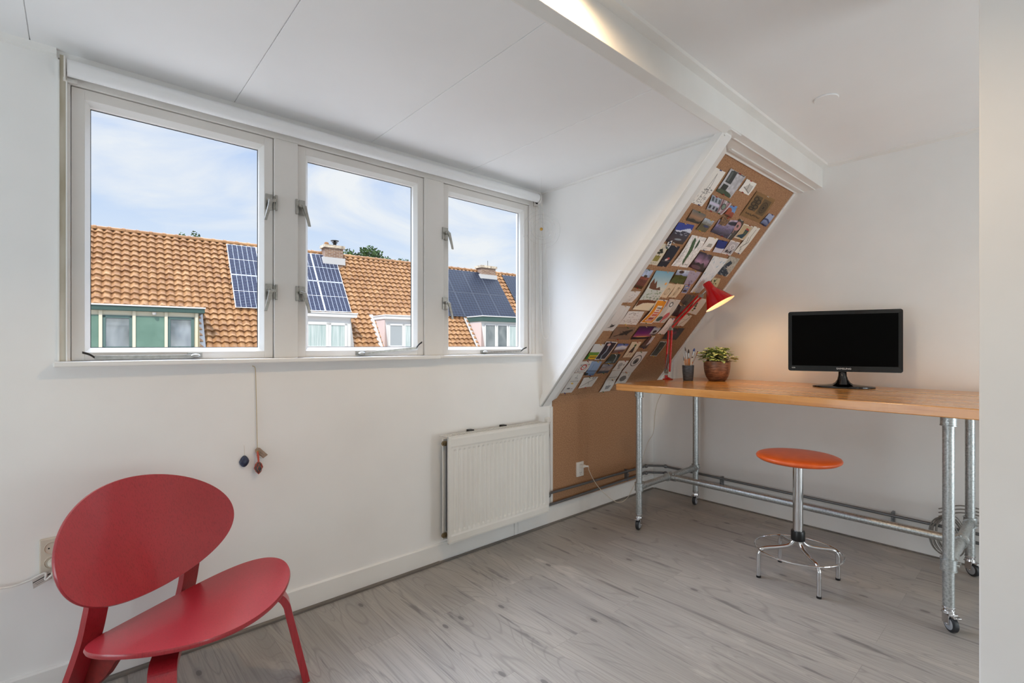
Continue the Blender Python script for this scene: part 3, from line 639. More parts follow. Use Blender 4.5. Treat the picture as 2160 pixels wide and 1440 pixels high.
# ------------------------------------------------------------------ desk of galvanised pipe
def deskwood(t, b):
    v = obj_coord(t, (1, 1, 1)); m = t.nodes.new('ShaderNodeMapping'); m.inputs['Scale'].default_value = (30, 1.6, 30); t.links.new(v, m.inputs[0])
    m2 = t.nodes.new('ShaderNodeMapping'); m2.inputs['Scale'].default_value = (13.0, .9, .2); t.links.new(v, m2.inputs[0])
    n = noise_node(t, m.outputs[0], 1.0, 5, 0.6, 0.8); st = noise_node(t, m2.outputs[0], 1.0, 2); bl = noise_node(t, v, 11, 4, .6, 1.0)
    c = ramp(t, st.outputs['Fac'], [(0.3, lin((206, 136, 64))), (0.55, lin((222, 156, 82))), (0.75, lin((232, 176, 106)))])
    c = mixc(t, ramp(t, n.outputs['Fac'], [(0.34, (0.5,) * 3), (0.5, (0,) * 3)]), c, lin((178, 106, 46)))
    c = mixc(t, ramp(t, bl.outputs['Fac'], [(0.5, (0,) * 3), (0.75, (0.35,) * 3)]), c, lin((224, 168, 108)))
    t.links.new(c, b.inputs['Base Color'])
M_DESK = mat('varnished_pine', (206, 140, 80), 0.24, spec=0.5, coat=0.3, build=deskwood)
desk = thing('desk', 'long work desk with a varnished orange wood top on galvanised pipe legs and casters', 'desk', (2.99, 1.0, 0))
MB().box((2.528, 0.125, 0.868), (3.472, 1.856, 0.910)).build('desktop', M_DESK, desk, bevel=0.0035)
LX, LYs, PR = (2.632, 3.345), (1.756, 0.300), 0.0195
def fit(mb, c, axis, L, r=0.0262):
    c = Vector(c); d = Vector({'X': (1, 0, 0), 'Y': (0, 1, 0), 'Z': (0, 0, 1)}[axis]) * L / 2
    mb.tube([c - d, c - d * .84, c - d * .80, c + d * .80, c + d * .84, c + d], [r + .0016, r + .0016, r, r, r + .0016, r + .0016], 26)
for x in LX:
    for y in LYs:
        lg = MB().cyl((x, y, .088), (x, y, .868), PR, 22).build('leg', M_GALV, desk)
        f_ = MB(); fit(f_, (x, y, .846), 'Z', .042); f_.cyl((x, y, .861), (x, y, .868), .042, 24); f_.cyl((x - .034, y, .842), (x - .024, y, .842), .006, 8)
        f_.build('flange', M_GALV, desk)
        f2 = MB(); fit(f2, (x, y, .265), 'Z', .048); s1 = 1 if x < 3 else -1; f2.cyl((x, y, .265), (x + s1 * .050, y, .265), .0245, 20)
        f2.cyl((x, y - .034, .268), (x, y - .024, .268), .006, 8).cyl((x + s1 * .040, y - .034, .265), (x + s1 * .040, y - .020, .265), .006, 8); f2.build('tee_fitting', M_GALV, desk)
        KA = Matrix.Translation((x, y, 0)) @ Matrix.Rotation(math.radians({(0, 0): 14, (1, 0): 8, (0, 1): 42, (1, 1): 50}[(LX.index(x), LYs.index(y))]), 4, 'Z') @ Matrix.Translation((-x, -y, 0))
        ca = MB().lathe([(PR + .002, .096), (PR + .002, .090), (PR - .004, .086), (PR + .001, .082), (PR + .003, .070), (.012, .064)], (x, y, 0), 24)
        ca.box((x - .024, y - .017, .030), (x + .012, y - .013, .072), KA).box((x - .024, y + .013, .030), (x + .012, y + .017, .072), KA).box((x - .026, y - .017, .066), (x + .018, y + .017, .072), KA)
        ca.box((x - .048, y - .014, .066), (x - .022, y + .014, .071), KA).cyl((x - .014, y - .020, .0325), (x - .014, y + .020, .0325), .004, 10, M=KA)
        co = ca.build('caster', M_CHROME, desk, bevel=.001)
        wh = MB(); WM = KA @ Matrix.Translation((x - .014, y, .0325)) @ Matrix.Rotation(math.pi / 2, 4, 'X')
        wh.lathe([(.010, -.011), (.026, -.011), (.0315, -.0075), (.0325, 0), (.0315, .0075), (.026, .011), (.010, .011)], n=32, M=WM); wh.build('wheel', M_RUBBER, co)
        MB().lathe([(0, -.0125), (.021, -.0125), (.023, -.0112), (.023, .0112), (.021, .0125), (0, .0125)], n=24, M=WM).build('wheel_hub', mat('grey_hub', (150, 154, 160), .4), co)
for y in LYs:
    MB().cyl((LX[0] + .03, y, .265), (LX[1] - .03, y, .265), PR, 20).build('crossbar', M_GALV, desk)
    f_ = MB(); fit(f_, (2.985, y, .265), 'X', .056); d = -1 if y > 1 else 1; f_.cyl((2.985, y, .265), (2.985, y + d * .050, .265), .0245, 20)
    f_.cyl((2.972, y + d * .036, .286), (2.972, y + d * .036, .293), .0065, 10).cyl((2.972, y, .286), (2.972, y, .295), .0065, 10); f_.build('tee_fitting', M_GALV, desk)
MB().cyl((2.985, LYs[0] - .04, .265), (2.985, LYs[1] + .04, .265), PR, 20).build('stretcher', M_GALV, desk)

# coiled cable by the rear right leg
cc = thing('coiled_cable', 'coil of grey cable hanging on the pipes behind the right desk legs', 'cable', (3.40, 0.36, 0.2))
rnd = random.Random(8); c = MB()
for k in range(7):
    r = rnd.uniform(.085, .105); yy = .395 + rnd.uniform(-.02, .02); zz = .155 + rnd.uniform(-.02, .02); xx = 3.425 - k * .004; ph = rnd.uniform(-.15, .15)
    c.tube([(xx + .012 * math.sin(a * 2 + k), yy + r * .62 * math.cos(a), zz + r * 1.05 * math.sin(a + ph)) for a in [2 * math.pi * j / 36 for j in range(36)]], .0034, 6, closed=True)
c.build('cable_loops', mat('grey_cable', (138, 134, 128), .5), cc)
c = MB()
for k in range(3):
    c.tube(bz([(3.425, .43, .24 + .02 * k), (3.42, .33, .285 + .018 * k), (3.41, .20, .27 + .015 * k), (3.42, .10, .20)], 8), .0034, 6)
c.build('cable_tail', MATS['grey_cable'], cc)

# ------------------------------------------------------------------ stool
M_ORANGE = mat('orange_vinyl', (214, 88, 28), 0.34, spec=0.5, coat=0.15, build=mottled((214, 86, 28), (224, 98, 38), 30, 3, (1, 1, 1), .1, 500))
SXc, SYc = 2.656, 0.860
stl = thing('stool', 'round orange stool with a chrome column and four bent chrome feet', 'stool', (SXc, SYc, 0))
MB().lathe([(0, .5735), (.10, .5745), (.150, .577), (.172, .582), (.184, .590), (.1862, .597), (.182, .604), (.170, .609), (.14, .6125), (.08, .614), (0, .6145)], (SXc, SYc, 0), 64).build('seat', M_ORANGE, stl, angle=60)
MB().cyl((SXc, SYc, .19), (SXc, SYc, .574), .0225, 32).build('column', M_CHROME, stl)
MB().lathe([(.022, .188), (.0300, .190), (.0310, .196), (.0310, .232), (.0290, .238), (.022, .239)], (SXc, SYc, 0), 32).build('collar', M_BLACK, stl)
MB().tube([(SXc + .190 * math.cos(a), SYc + .190 * math.sin(a), .142) for a in [2 * math.pi * j / 72 for j in range(72)]], .0045, 10, closed=True).build('foot_ring', M_CHROME, stl)
for k in range(4):
    a = math.radians(44 + 90 * k); cs_, sn_ = math.cos(a), math.sin(a)
    pt_ = [(SXc + r * cs_, SYc + r * sn_, z) for r, z in ((.012, .225), (.016, .195), (.030, .172), (.055, .159), (.10, .152), (.150, .147), (.173, .140), (.1855, .122), (.188, .10), (.188, .008))]
    lo = MB().tube(bz(pt_, 6), .0098, 14).build('leg', M_CHROME, stl)
    MB().cyl((SXc + .188 * cs_, SYc + .188 * sn_, .0), (SXc + .188 * cs_, SYc + .188 * sn_, .010), .0108, 14).build('foot_cap', M_BLACK, lo)

# ------------------------------------------------------------------ red architect lamp
M_LRED = mat('red_enamel', (196, 14, 16), 0.16, spec=0.6, coat=0.6)
lamp = thing('desk_lamp', 'red architect lamp with a sprung arm clamped to the left end of the desk', 'lamp', (3.10, 1.835, .91))
LX_ = 3.10
MB().box((3.078, 1.806, .910), (3.122, 1.862, .916)).prism([(3.090, 1.84, .916), (3.090, 1.80, .916), (3.090, 1.838, .930)], (.020, 0, 0)).cyl((3.10, 1.846, .914), (3.10, 1.846, .940), .0105, 20).box((3.082, 1.857, .838), (3.118, 1.863, .916)).box((3.082, 1.815, .834), (3.118, 1.863, .840)).build('clamp', M_LRED, lamp, bevel=.001)
MB().cyl((3.10, 1.834, .822), (3.10, 1.834, .867), .004, 10).cyl((3.10, 1.812, .824), (3.10, 1.856, .824), .0028, 8).cyl((3.10, 1.834, .862), (3.10, 1.834, .8675), .010, 14).build('clamp_screw', M_DARKM, lamp)
jb = Vector((3.10, 1.846, .965)); el = Vector((3.10, 1.812, 1.276)); tip = Vector((3.10, 1.592, 1.476))
MB().cyl((3.10, 1.846, .938), (3.10, 1.846, .958), .007, 14).box((3.091, 1.834, .952), (3.109, 1.858, .985)).cyl((3.086, 1.846, .968), (3.114, 1.846, .968), .010, 16).build('base_joint', M_STEEL, lamp, bevel=.001)
def rod(mb, a, b, h=.0056):
    a, b = Vector(a), Vector(b); d = (b - a).normalized(); u = d.cross(Vector((1, 0, 0))).normalized() * h; w_ = Vector((1, 0, 0)) * h
    return mb.hexa([a - u - w_, a + u - w_, a + u + w_, a - u + w_, b - u - w_, b + u - w_, b + u + w_, b - u + w_])
s1 = Vector((0, -.028, 0))
lo = MB(); rod(lo, jb + Vector((0, .004, 0)), el + Vector((0, .012, -.006))); rod(lo, jb + s1, el + Vector((0, -.010, -.014))); lo.build('lower_arm', M_LRED, lamp, bevel=.0012)
upm = MB(); nn = (tip - el).normalized().cross(Vector((1, 0, 0))).normalized() * .014
rod(upm, el - nn * .7, tip - nn * .6); rod(upm, el + nn, tip + nn); upm.build('upper_arm', M_LRED, lamp, bevel=.0012)
MB().ball(el + Vector((0, .004, 0)), .0155, 16, (.8, 1, 1)).box((3.092, el.y - .016, el.z - .022), (3.108, el.y + .018, el.z - .002)).cyl(el + Vector((-.016, 0, 0)), el + Vector((.016, 0, 0)), .007, 12).build('elbow_joint', M_STEEL, lamp, bevel=.001)
spg = MB()
def spring(mb, a, b, r, turns):
    a, b = Vector(a), Vector(b); d = (b - a); t = d.normalized(); x = t.cross(Vector((1, 0, 0))).normalized(); y = t.cross(x); n = turns * 10
    mb.tube([a + d * (k / n) + (x * math.cos(k * .6283) + y * math.sin(k * .6283)) * r for k in range(n + 1)], .0010, 5)
for dx in (-.011, .011):
    s_ = MB(); spring(s_, (3.10 + dx, 1.845, .985), (3.10 + dx, 1.828, 1.085), .0045, 34); s_.build('spring', M_STEEL, lamp)
spring(spg, el + Vector((0, -.012, .016)) - nn * .2, el.lerp(tip, .55) - nn * .2, .0045, 40)
spg.build('spring', M_STEEL, lamp)
ax = Vector((.154, -.479, -.864)).normalized(); T0 = Vector((3.100, 1.552, 1.563))
SM = Matrix.Translation(T0) @ ax.to_track_quat('Z', 'Y').to_matrix().to_4x4() @ Matrix.Scale(.88, 4, (0, 0, 1))
prof_o = [(.0, -.001), (.020, -.001), (.0245, .001), (.0262, .006), (.0300, .058), (.0335, .066), (.050, .095), (.072, .138), (.0965, .186), (.0985, .190)]
prof_i = [(.0975, .1895), (.0955, .185), (.071, .138), (.049, .096), (.032, .067), (.0285, .058), (.0245, .008), (.0, .008)]
MB().lathe(prof_o, n=56, M=SM, close=False).build('lamp_shade', M_LRED, lamp, angle=50)
MB().lathe(prof_i, n=56, M=SM, close=False).build('shade_lining', mat('lamp_inner_white', (238, 232, 220), .5), lamp, angle=50)
MB().lathe([(0, .03), (.013, .035), (.014, .062), (.024, .085), (.030, .108), (.026, .128), (.014, .141), (0, .145)], n=28, M=SM).build('bulb', mat('lamp_bulb', (255, 220, 170), .4, emit=((255, 214, 150), 14.0)), lamp)
MB().cyl(tip, tip.lerp(T0 + ax * .04, .8), .006, 12).cyl(tip + Vector((-.014, 0, 0)), tip + Vector((.014, 0, 0)), .009, 14).box((3.094, tip.y - .018, tip.z - .008), (3.106, tip.y + .014, tip.z + .012)).build('head_joint', M_STEEL, lamp, bevel=.001)
bulbpos = T0 + ax * .140
lp = light('desk_lamp_light', 'SPOT', bulbpos, 3.4, (1.0, 0.66, 0.34), spot_size=math.radians(120), spot_blend=.9, shadow_soft_size=.028)
lp.rotation_euler = ax.to_track_quat('-Z', 'Y').to_euler()

# ------------------------------------------------------------------ brush cup
M_CUP = mat('dark_blue_grey_ceramic', (66, 72, 78), 0.42, build=mottled((52, 56, 60), (84, 92, 100), 30, 4, (1, 1, 3)))
CX, CY, CZ = 3.098, 1.680, .910
cup = thing('brush_cup', 'small dark blue-grey cup holding brushes and pencils', 'cup', (CX, CY, CZ))
MB().lathe([(0, 0), (.030, .0), (.0325, .004), (.0365, .060), (.0385, .103), (.0385, .1045), (.0368, .1045), (.034, .050), (.030, .006), (0, .006)], (CX, CY, CZ), 40, close=False).build('body', M_CUP, cup)
M_WOODP = mat('pencil_wood', (206, 146, 96), .5, build=mottled((196, 134, 84), (216, 160, 112), 20, 3, (30, 30, 2)))
M_BR = {k: mat('brush_' + k, c, .4, me) for k, c, me in (('dark', (44, 32, 30), 0), ('brown', (92, 70, 62), 0), ('blue', (58, 76, 132), 0), ('silver', (196, 200, 202), 1.0), ('white', (226, 220, 206), 0), ('orange', (196, 122, 66), 0), ('grey', (120, 132, 138), 0))}
RTv = Vector((RT.x, RT.y, 0)); FWv = Vector((FW.x, FW.y, 0))
# name, label, lateral tip, tip above rim, depth tip, lateral at rim, shaft mat, ferrule?, head mat, head length, radius
PENS = [('paintbrush', 'thin paintbrush with a needle-fine dark tip, tallest in the brush cup', -.021, .128, .0, -.012, 'white', 1, 'brown', .030, .0026),
 ('paintbrush', 'paintbrush with a long brown pointed head, beside the needle-fine one', -.013, .118, .012, -.006, 'orange', 0, 'brown', .050, .0042),
 ('wire_tool', 'wire loop modelling tool leaning at the left rim of the brush cup', -.034, .100, -.008, -.020, 'orange', 1, 'silver', .018, .0024),
 ('paintbrush', 'paintbrush with a rounded near-black head in the middle of the brush cup', .005, .110, .004, .002, 'grey', 1, 'dark', .028, .0052),
 ('paintbrush', 'wide paintbrush with a blue head and cream ferrule in the brush cup', .044, .116, .0, .016, 'white', 1, 'blue', .022, .0068),
 ('pencil', 'long orange pencil leaning right out of the brush cup', .068, .096, .006, .024, 'orange', 0, 'dark', .005, .0038),
 ('paintbrush', 'paintbrush with a long white ferrule right of the blue-headed brush', .049, .080, -.010, .020, 'orange', 1, 'silver', .030, .0036),
 ('pen', 'short grey pen at the left rim of the brush cup', -.035, .062, -.010, -.026, 'white', 0, 'grey', .030, .0036),
 ('pencil', 'short pale pencil stub beside the grey pen', -.027, .040, -.016, -.022, 'wood', 0, 'wood', .004, .0038),
 ('paintbrush', 'paintbrush with a slim silver ferrule and bare wooden handle', -.017, .090, -.014, -.012, 'wood', 1, 'silver', .018, .0038),
 ('pencil', 'flat-ended wooden pencil in front of the near-black brush', -.004, .046, -.018, -.003, 'wood', 0, 'wood', .004, .0044),
 ('pencil', 'flat-ended wooden pencil right of the middle of the brush cup', .006, .048, -.010, .007, 'orange', 0, 'orange', .004, .0042),
 ('pen', 'white pen with a black end band, low at the right rim of the cup', .022, .060, -.020, .018, 'white', 0, 'dark', .010, .0040)]
for nm, lb, lt, ht, dp, lr, sm_, fer, hm, hl_, rr in PENS:
    rim = Vector((CX, CY, CZ + .104)) + RTv * lr + FWv * dp * .5; tp_ = Vector((CX, CY, CZ + .104 + ht)) + RTv * lt + FWv * dp
    d = (tp_ - rim).normalized(); bt_ = rim - d * (.090 / max(.5, d.z)); off = Vector((bt_.x - CX, bt_.y - CY, 0))
    if off.length > .024: bt_ -= off.normalized() * (off.length - .024); d = (tp_ - bt_).normalized()
    T = thing(nm, lb, nm.replace('_', ' '), bt_, 'brushes and pencils in the cup'); L_ = (tp_ - bt_).length
    ms = M_WOODP if sm_ == 'wood' else M_BR[sm_]; mh = M_WOODP if hm == 'wood' else M_BR[hm]
    hs = tp_ - d * hl_; fs = hs - d * (.030 if fer else 0)
    MB().cyl(bt_, fs, rr * .85, 10).build('shaft', ms, T)
    if fer: MB().tube([fs, fs.lerp(hs, .5), hs], [rr * .86, rr * .95, rr], 12).build('ferrule', M_BR['silver'], T)
    if nm == 'wire_tool':
        sd = RTv * .006; MB().tube([hs, hs + d * .006 - sd, hs + d * .014 - sd, tp_, hs + d * .014 + sd, hs + d * .006 + sd], .0007, 6, closed=True).build('wire_loop', M_BR['silver'], T)
    else: MB().tube([hs, hs.lerp(tp_, .35), hs.lerp(tp_, .75), tp_], [rr, rr * 1.12, rr * .85, rr * .2 if hl_ > .006 else rr * .8], 12).build('head', mh, T)

# ------------------------------------------------------------------ plant
def potmat(t, b):
    v = obj_coord(t, (1, 1, 1)); m = t.nodes.new('ShaderNodeMapping'); m.inputs['Scale'].default_value = (9, 9, 60); t.links.new(v, m.inputs[0])
    n = noise_node(t, m.outputs[0], 1.5, 6, .7, .6); n2 = noise_node(t, v, 16, 3)
    c = ramp(t, n.outputs['Fac'], [(0.35, lin((92, 68, 56))), (0.52, lin((150, 106, 80))), (0.68, lin((206, 156, 120)))])
    c = mixc(t, ramp(t, n2.outputs['Fac'], [(0.4, (0.5,) * 3), (0.6, (0,) * 3)]), c, lin((100, 78, 70)))
    t.links.new(c, b.inputs['Base Color']); bump(t, b, n.outputs['Fac'], .5, .0015)
M_POT = mat('copper_glaze', (124, 76, 52), .36, 0.35, build=potmat)
PX, PY_ = 3.235, 1.545
plant = thing('potted_plant', 'leafy variegated green plant in a round copper-brown pot on the desk', 'plant', (PX, PY_, .910))
MB().lathe([(0, 0), (.048, 0), (.056, .004), (.070, .028), (.080, .060), (.0842, .095), (.0845, .130), (.0840, .133), (.0800, .133), (.0800, .118), (.070, .112), (0, .112)], (PX, PY_, .910), 56, close=False).build('pot', M_POT, plant, angle=45)
MB().lathe([(0, .122), (.05, .121), (.0800, .116)], (PX, PY_, .910), 32, close=False).build('soil', mat('potting_soil', (44, 34, 28), .95, build=mottled((26, 20, 16), (66, 52, 42), 90)), plant)
def leafmat(t, b):
    v = obj_coord(t); n = noise_node(t, v, 70, 3, .6, 1.2); n2 = noise_node(t, v, 22, 2)
    c = ramp(t, n2.outputs['Fac'], [(0.35, lin((86, 118, 50))), (0.6, lin((142, 172, 82)))])
    c = mixc(t, ramp(t, n.outputs['Fac'], [(0.46, (0,) * 3), (0.56, (0.9,) * 3)]), c, lin((226, 230, 170)))
    t.links.new(c, b.inputs['Base Color']); b.inputs['Subsurface Weight'].default_value = 0.0
M_LEAF = mat('variegated_leaf', (100, 130, 60), .42, build=leafmat)
fo = MB(); sm2 = MB(); rnd = random.Random(21)
def leaf(mb, base, d, up, L_, Wd, droop=.3):
    d = d.normalized(); sd = d.cross(up).normalized(); up2 = sd.cross(d)
    pf = [(0, .05), (.18, .8), (.4, 1.0), (.65, .8), (.85, .42), (1.0, .02)]; V = []
    for (a, w_) in pf:
        c = base + d * (L_ * a) - Vector((0, 0, droop * L_ * a * a))
        V += [c - sd * Wd * w_ + up2 * Wd * .18 * w_, c, c + sd * Wd * w_ + up2 * Wd * .18 * w_]
    F = []
    for i in range(len(pf) - 1):
        F += [(3 * i, 3 * i + 1, 3 * i + 4, 3 * i + 3), (3 * i + 1, 3 * i + 2, 3 * i + 5, 3 * i + 4)]
    mb.add(V, F, True)
O = Vector((PX, PY_, 1.028))
for k in range(190):
    a = rnd.uniform(0, 2 * math.pi); el_ = rnd.uniform(.05, 1.45); R_ = rnd.uniform(.55, 1.0)
    ext = .112 + .012 * math.cos(a * 2 + 1); hgt = .098
    P_ = O + Vector((math.cos(a) * math.cos(el_) * ext * R_, math.sin(a) * math.cos(el_) * ext * R_, .010 + math.sin(el_) * hgt * R_))
    outd = Vector((math.cos(a + rnd.uniform(-.8, .8)), math.sin(a + rnd.uniform(-.8, .8)), rnd.uniform(-.2, .5)))
    leaf(fo, P_, outd, Vector((rnd.uniform(-.3, .3), rnd.uniform(-.3, .3), 1)), rnd.uniform(.032, .046), rnd.uniform(.015, .022), rnd.uniform(.1, .5))
    if k % 3 == 0: sm2.tube(bz([O + Vector((rnd.uniform(-.03, .03), rnd.uniform(-.03, .03), -.004)), O.lerp(P_, .5) + Vector((0, 0, .02)), P_], 4), .0012, 5)
lf = -RTv
for k, (dl, dz) in enumerate(((.10, .052), (.118, .050), (.135, .040), (.120, .020), (.128, .066), (.112, .072))):
    P_ = O + lf * dl + Vector((0, 0, dz)); leaf(fo, P_ - lf * .02, lf + Vector((0, 0, .1)), Vector((.1, .2, 1)), .036, .012, .3); sm2.tube(bz([O, O.lerp(P_, .5) + Vector((0, 0, .02)), P_ - lf * .02], 4), .0012, 5)
fo.build('foliage', M_LEAF, plant, solid=0, angle=80); sm2.build('stems', mat('plant_stem', (88, 96, 50), .6), plant)

# ------------------------------------------------------------------ monitor
M_GLOSSB = mat('glossy_black', (8, 8, 9), 0.08, spec=0.6); M_SCREEN = mat('dark_screen', (2, 2, 2), 0.55, spec=0.05)
mon = thing('monitor', 'black widescreen computer monitor, switched off, on a round stand', 'monitor', (3.262, 0.822, .910))
MM = Matrix(((.328, .945, 0, 3.212), (-.945, .328, 0, .812), (0, 0, 1, 0), (0, 0, 0, 1)))
MW, MZ0, MZ1 = .2665, 1.002, 1.345
def rrect(x0, x1, z0, z1, r, n=6):
    out = []
    for cx0, cz0, a0 in ((x1 - r, z0 + r, -90), (x1 - r, z1 - r, 0), (x0 + r, z1 - r, 90), (x0 + r, z0 + r, 180)):
        for k in range(n + 1):
            a = math.radians(a0 + 90 * k / n); out.append((cx0 + r * math.cos(a), cz0 + r * math.sin(a)))
    return out
def frame_ring(mb, O_, I_, y0, y1, M):   # O_, I_: outlines of equal count
    n = len(O_); V = [(a, y0, b) for a, b in O_] + [(a, y0 + .002, b) for a, b in I_] + [(a, y1, b) for a, b in O_]
    F = [(i, (i + 1) % n, n + (i + 1) % n, n + i) for i in range(n)] + [((i + 1) % n, i, 2 * n + i, 2 * n + (i + 1) % n) for i in range(n)]
    return mb.add(V, F, False, M)
b_ = MB(); Oo = rrect(-MW, MW, MZ0, MZ1, .012); Ii = rrect(-MW + .0190, MW - .0190, MZ0 + .031, MZ1 - .021, .0012)
frame_ring(b_, Oo, Ii, -.011, .012, MM); b_.build('bezel', M_GLOSSB, mon)
MB().prism([(a, -.0088, b) for a, b in Ii], (0, .004, 0), MM).build('screen', M_SCREEN, mon)
MB().prism([(a, .010, b) for a, b in rrect(-MW + .006, MW - .006, MZ0 + .006, MZ1 - .006, .012)], (0, .014, 0), MM).prism([(a, .022, b) for a, b in rrect(-.15, .15, MZ0 + .05, MZ1 - .05, .03)], (0, .018, 0), MM).build('rear_shell', M_BLACK, mon, bevel=.003)
tx_ = MB(); text_mesh(tx_, 'SAMSUNG', .0135, MM @ Matrix.Translation((.004, -.0102, MZ0 + .0165)) @ Matrix.Rotation(math.pi / 2, 4, 'X') @ Matrix.Scale(1.12, 4, (1, 0, 0)), .0003)
text_mesh(tx_, 'S22B', .0085, MM @ Matrix.Translation((-MW + .027, -.0102, MZ0 + .018)) @ Matrix.Rotation(math.pi / 2, 4, 'X'), .0003)
tx_.build('lettering', mat('white_print', (235, 235, 235), .5), mon)
BM = Matrix.Translation((3.262, .822, .910)) @ Matrix.Rotation(math.atan2(-.945, .328), 4, 'Z') @ Matrix.Scale(.66, 4, (0, 1, 0))
MB().lathe([(0, 0), (.148, 0), (.150, .002), (.1495, .008), (.140, .0115), (.10, .0145), (.045, .020), (.030, .026), (0, .026)], n=64, M=BM).build('stand_base', M_GLOSSB, mon, angle=30)
nk = MB(); rings = []
for (w_, dpt, z, yo) in ((.050, .040, .932, -.0), (.036, .030, .942, .0), (.026, .022, .958, .004), (.0205, .018, .980, .010), (.0195, .017, 1.004, .014), (.0195, .017, 1.03, .018)):
    rings.append([MM @ Vector((w_ * math.cos(a), .030 * 0 + yo + dpt * math.sin(a), z)) for a in [2 * math.pi * j / 28 for j in range(28)]])
for a, b in zip(rings[:-1], rings[1:]): nk.add(a + b, [(j, (j + 1) % 28, 28 + (j + 1) % 28, 28 + j) for j in range(28)], True)
nk.build('stand_neck', M_GLOSSB, mon, angle=60)

# ------------------------------------------------------------------ ceiling spots, hanging ring mobile
for nm, (x, y), lit, lb in (('a', (2.54, .706), False, 'flat round white cover in the upper ceiling above the stool'), ('b', (1.02, .84), True, 'lit warm recessed spotlight in the upper ceiling beside the beam')):
    sp_ = thing('ceiling_spotlight', lb, 'spotlight', (x, y, 2.27))
    MB().lathe([(.040, .0), (.047, .0), (.049, -.003), (.046, -.006), (.0, -.006)] if not lit else [(.036, .0), (.047, .0), (.049, -.003), (.046, -.005), (.036, -.003)], (x, y, 2.27), 48, close=False).build('trim_ring', M_CEIL if not lit else M_WPLAST, sp_)
    if lit:
        MB().lathe([(0, -.002), (.036, -.002)], (x, y, 2.27), 32, close=False).build('lens', mat('spot_lens', (255, 226, 180), .4, emit=((255, 214, 160), 8.0)), sp_)
        l_ = light('ceiling_spot_light', 'SPOT', (x, y, 2.258), 30, (1.0, .70, .40), spot_size=math.radians(176), spot_blend=.5, shadow_soft_size=.03)
light('ceiling_spot_light', 'SPOT', (.2, -1.0, 2.262), 9, (1.0, .88, .72), spot_size=math.radians(150), spot_blend=.7, shadow_soft_size=.03)
light('ceiling_spot_light', 'SPOT', (2.75, -1.0, 2.262), 9, (1.0, .88, .72), spot_size=math.radians(150), spot_blend=.7, shadow_soft_size=.03)
mob = thing('ring_mobile', 'delicate mobile of fine wire rings and clear beads around one brass ball', 'mobile', (2.010, 2.0, 1.823))
mo = Vector((2.010, 2.0, 1.823)); wr = MB(); bd_ = MB(); vz = Vector((0, 0, 1)); rnd = random.Random(2)
for (r, a0, a1, tl) in ((.040, -20, 200, .1), (.046, 150, 330, .3), (.060, -40, 160, -.2), (.062, 190, 330, .2), (.085, 20, 150, .1), (.088, 200, 340, -.1), (.112, -80, 60, .15), (.110, 100, 200, -.2)):
    dv = (RTv * math.cos(tl) + FWv * math.sin(tl)); pts = [mo + dv * (r * math.cos(math.radians(a))) + vz * (r * math.sin(math.radians(a))) for a in [a0 + (a1 - a0) * k / 30 for k in range(31)]]
    wr.tube(pts, .00055, 5)
    bd_.ball(pts[0], .0028, 10); 
    if r > .05: bd_.ball(pts[-1], .0028, 10)
wr.tube([mo + vz * .004, mo + vz * .297], .0004, 4); wr.tube([mo - vz * .14, mo - vz * .004], .0004, 4)
wr.build('wire_rings', mat('fine_wire', (196, 194, 190), .3, .6), mob); bd_.build('bead', mat('clear_bead', (225, 226, 228), .05, spec=.8), mob)
MB().ball(mo, .0095, 20).build('brass_ball', mat('brass', (190, 150, 80), .3, 1.0), mob)
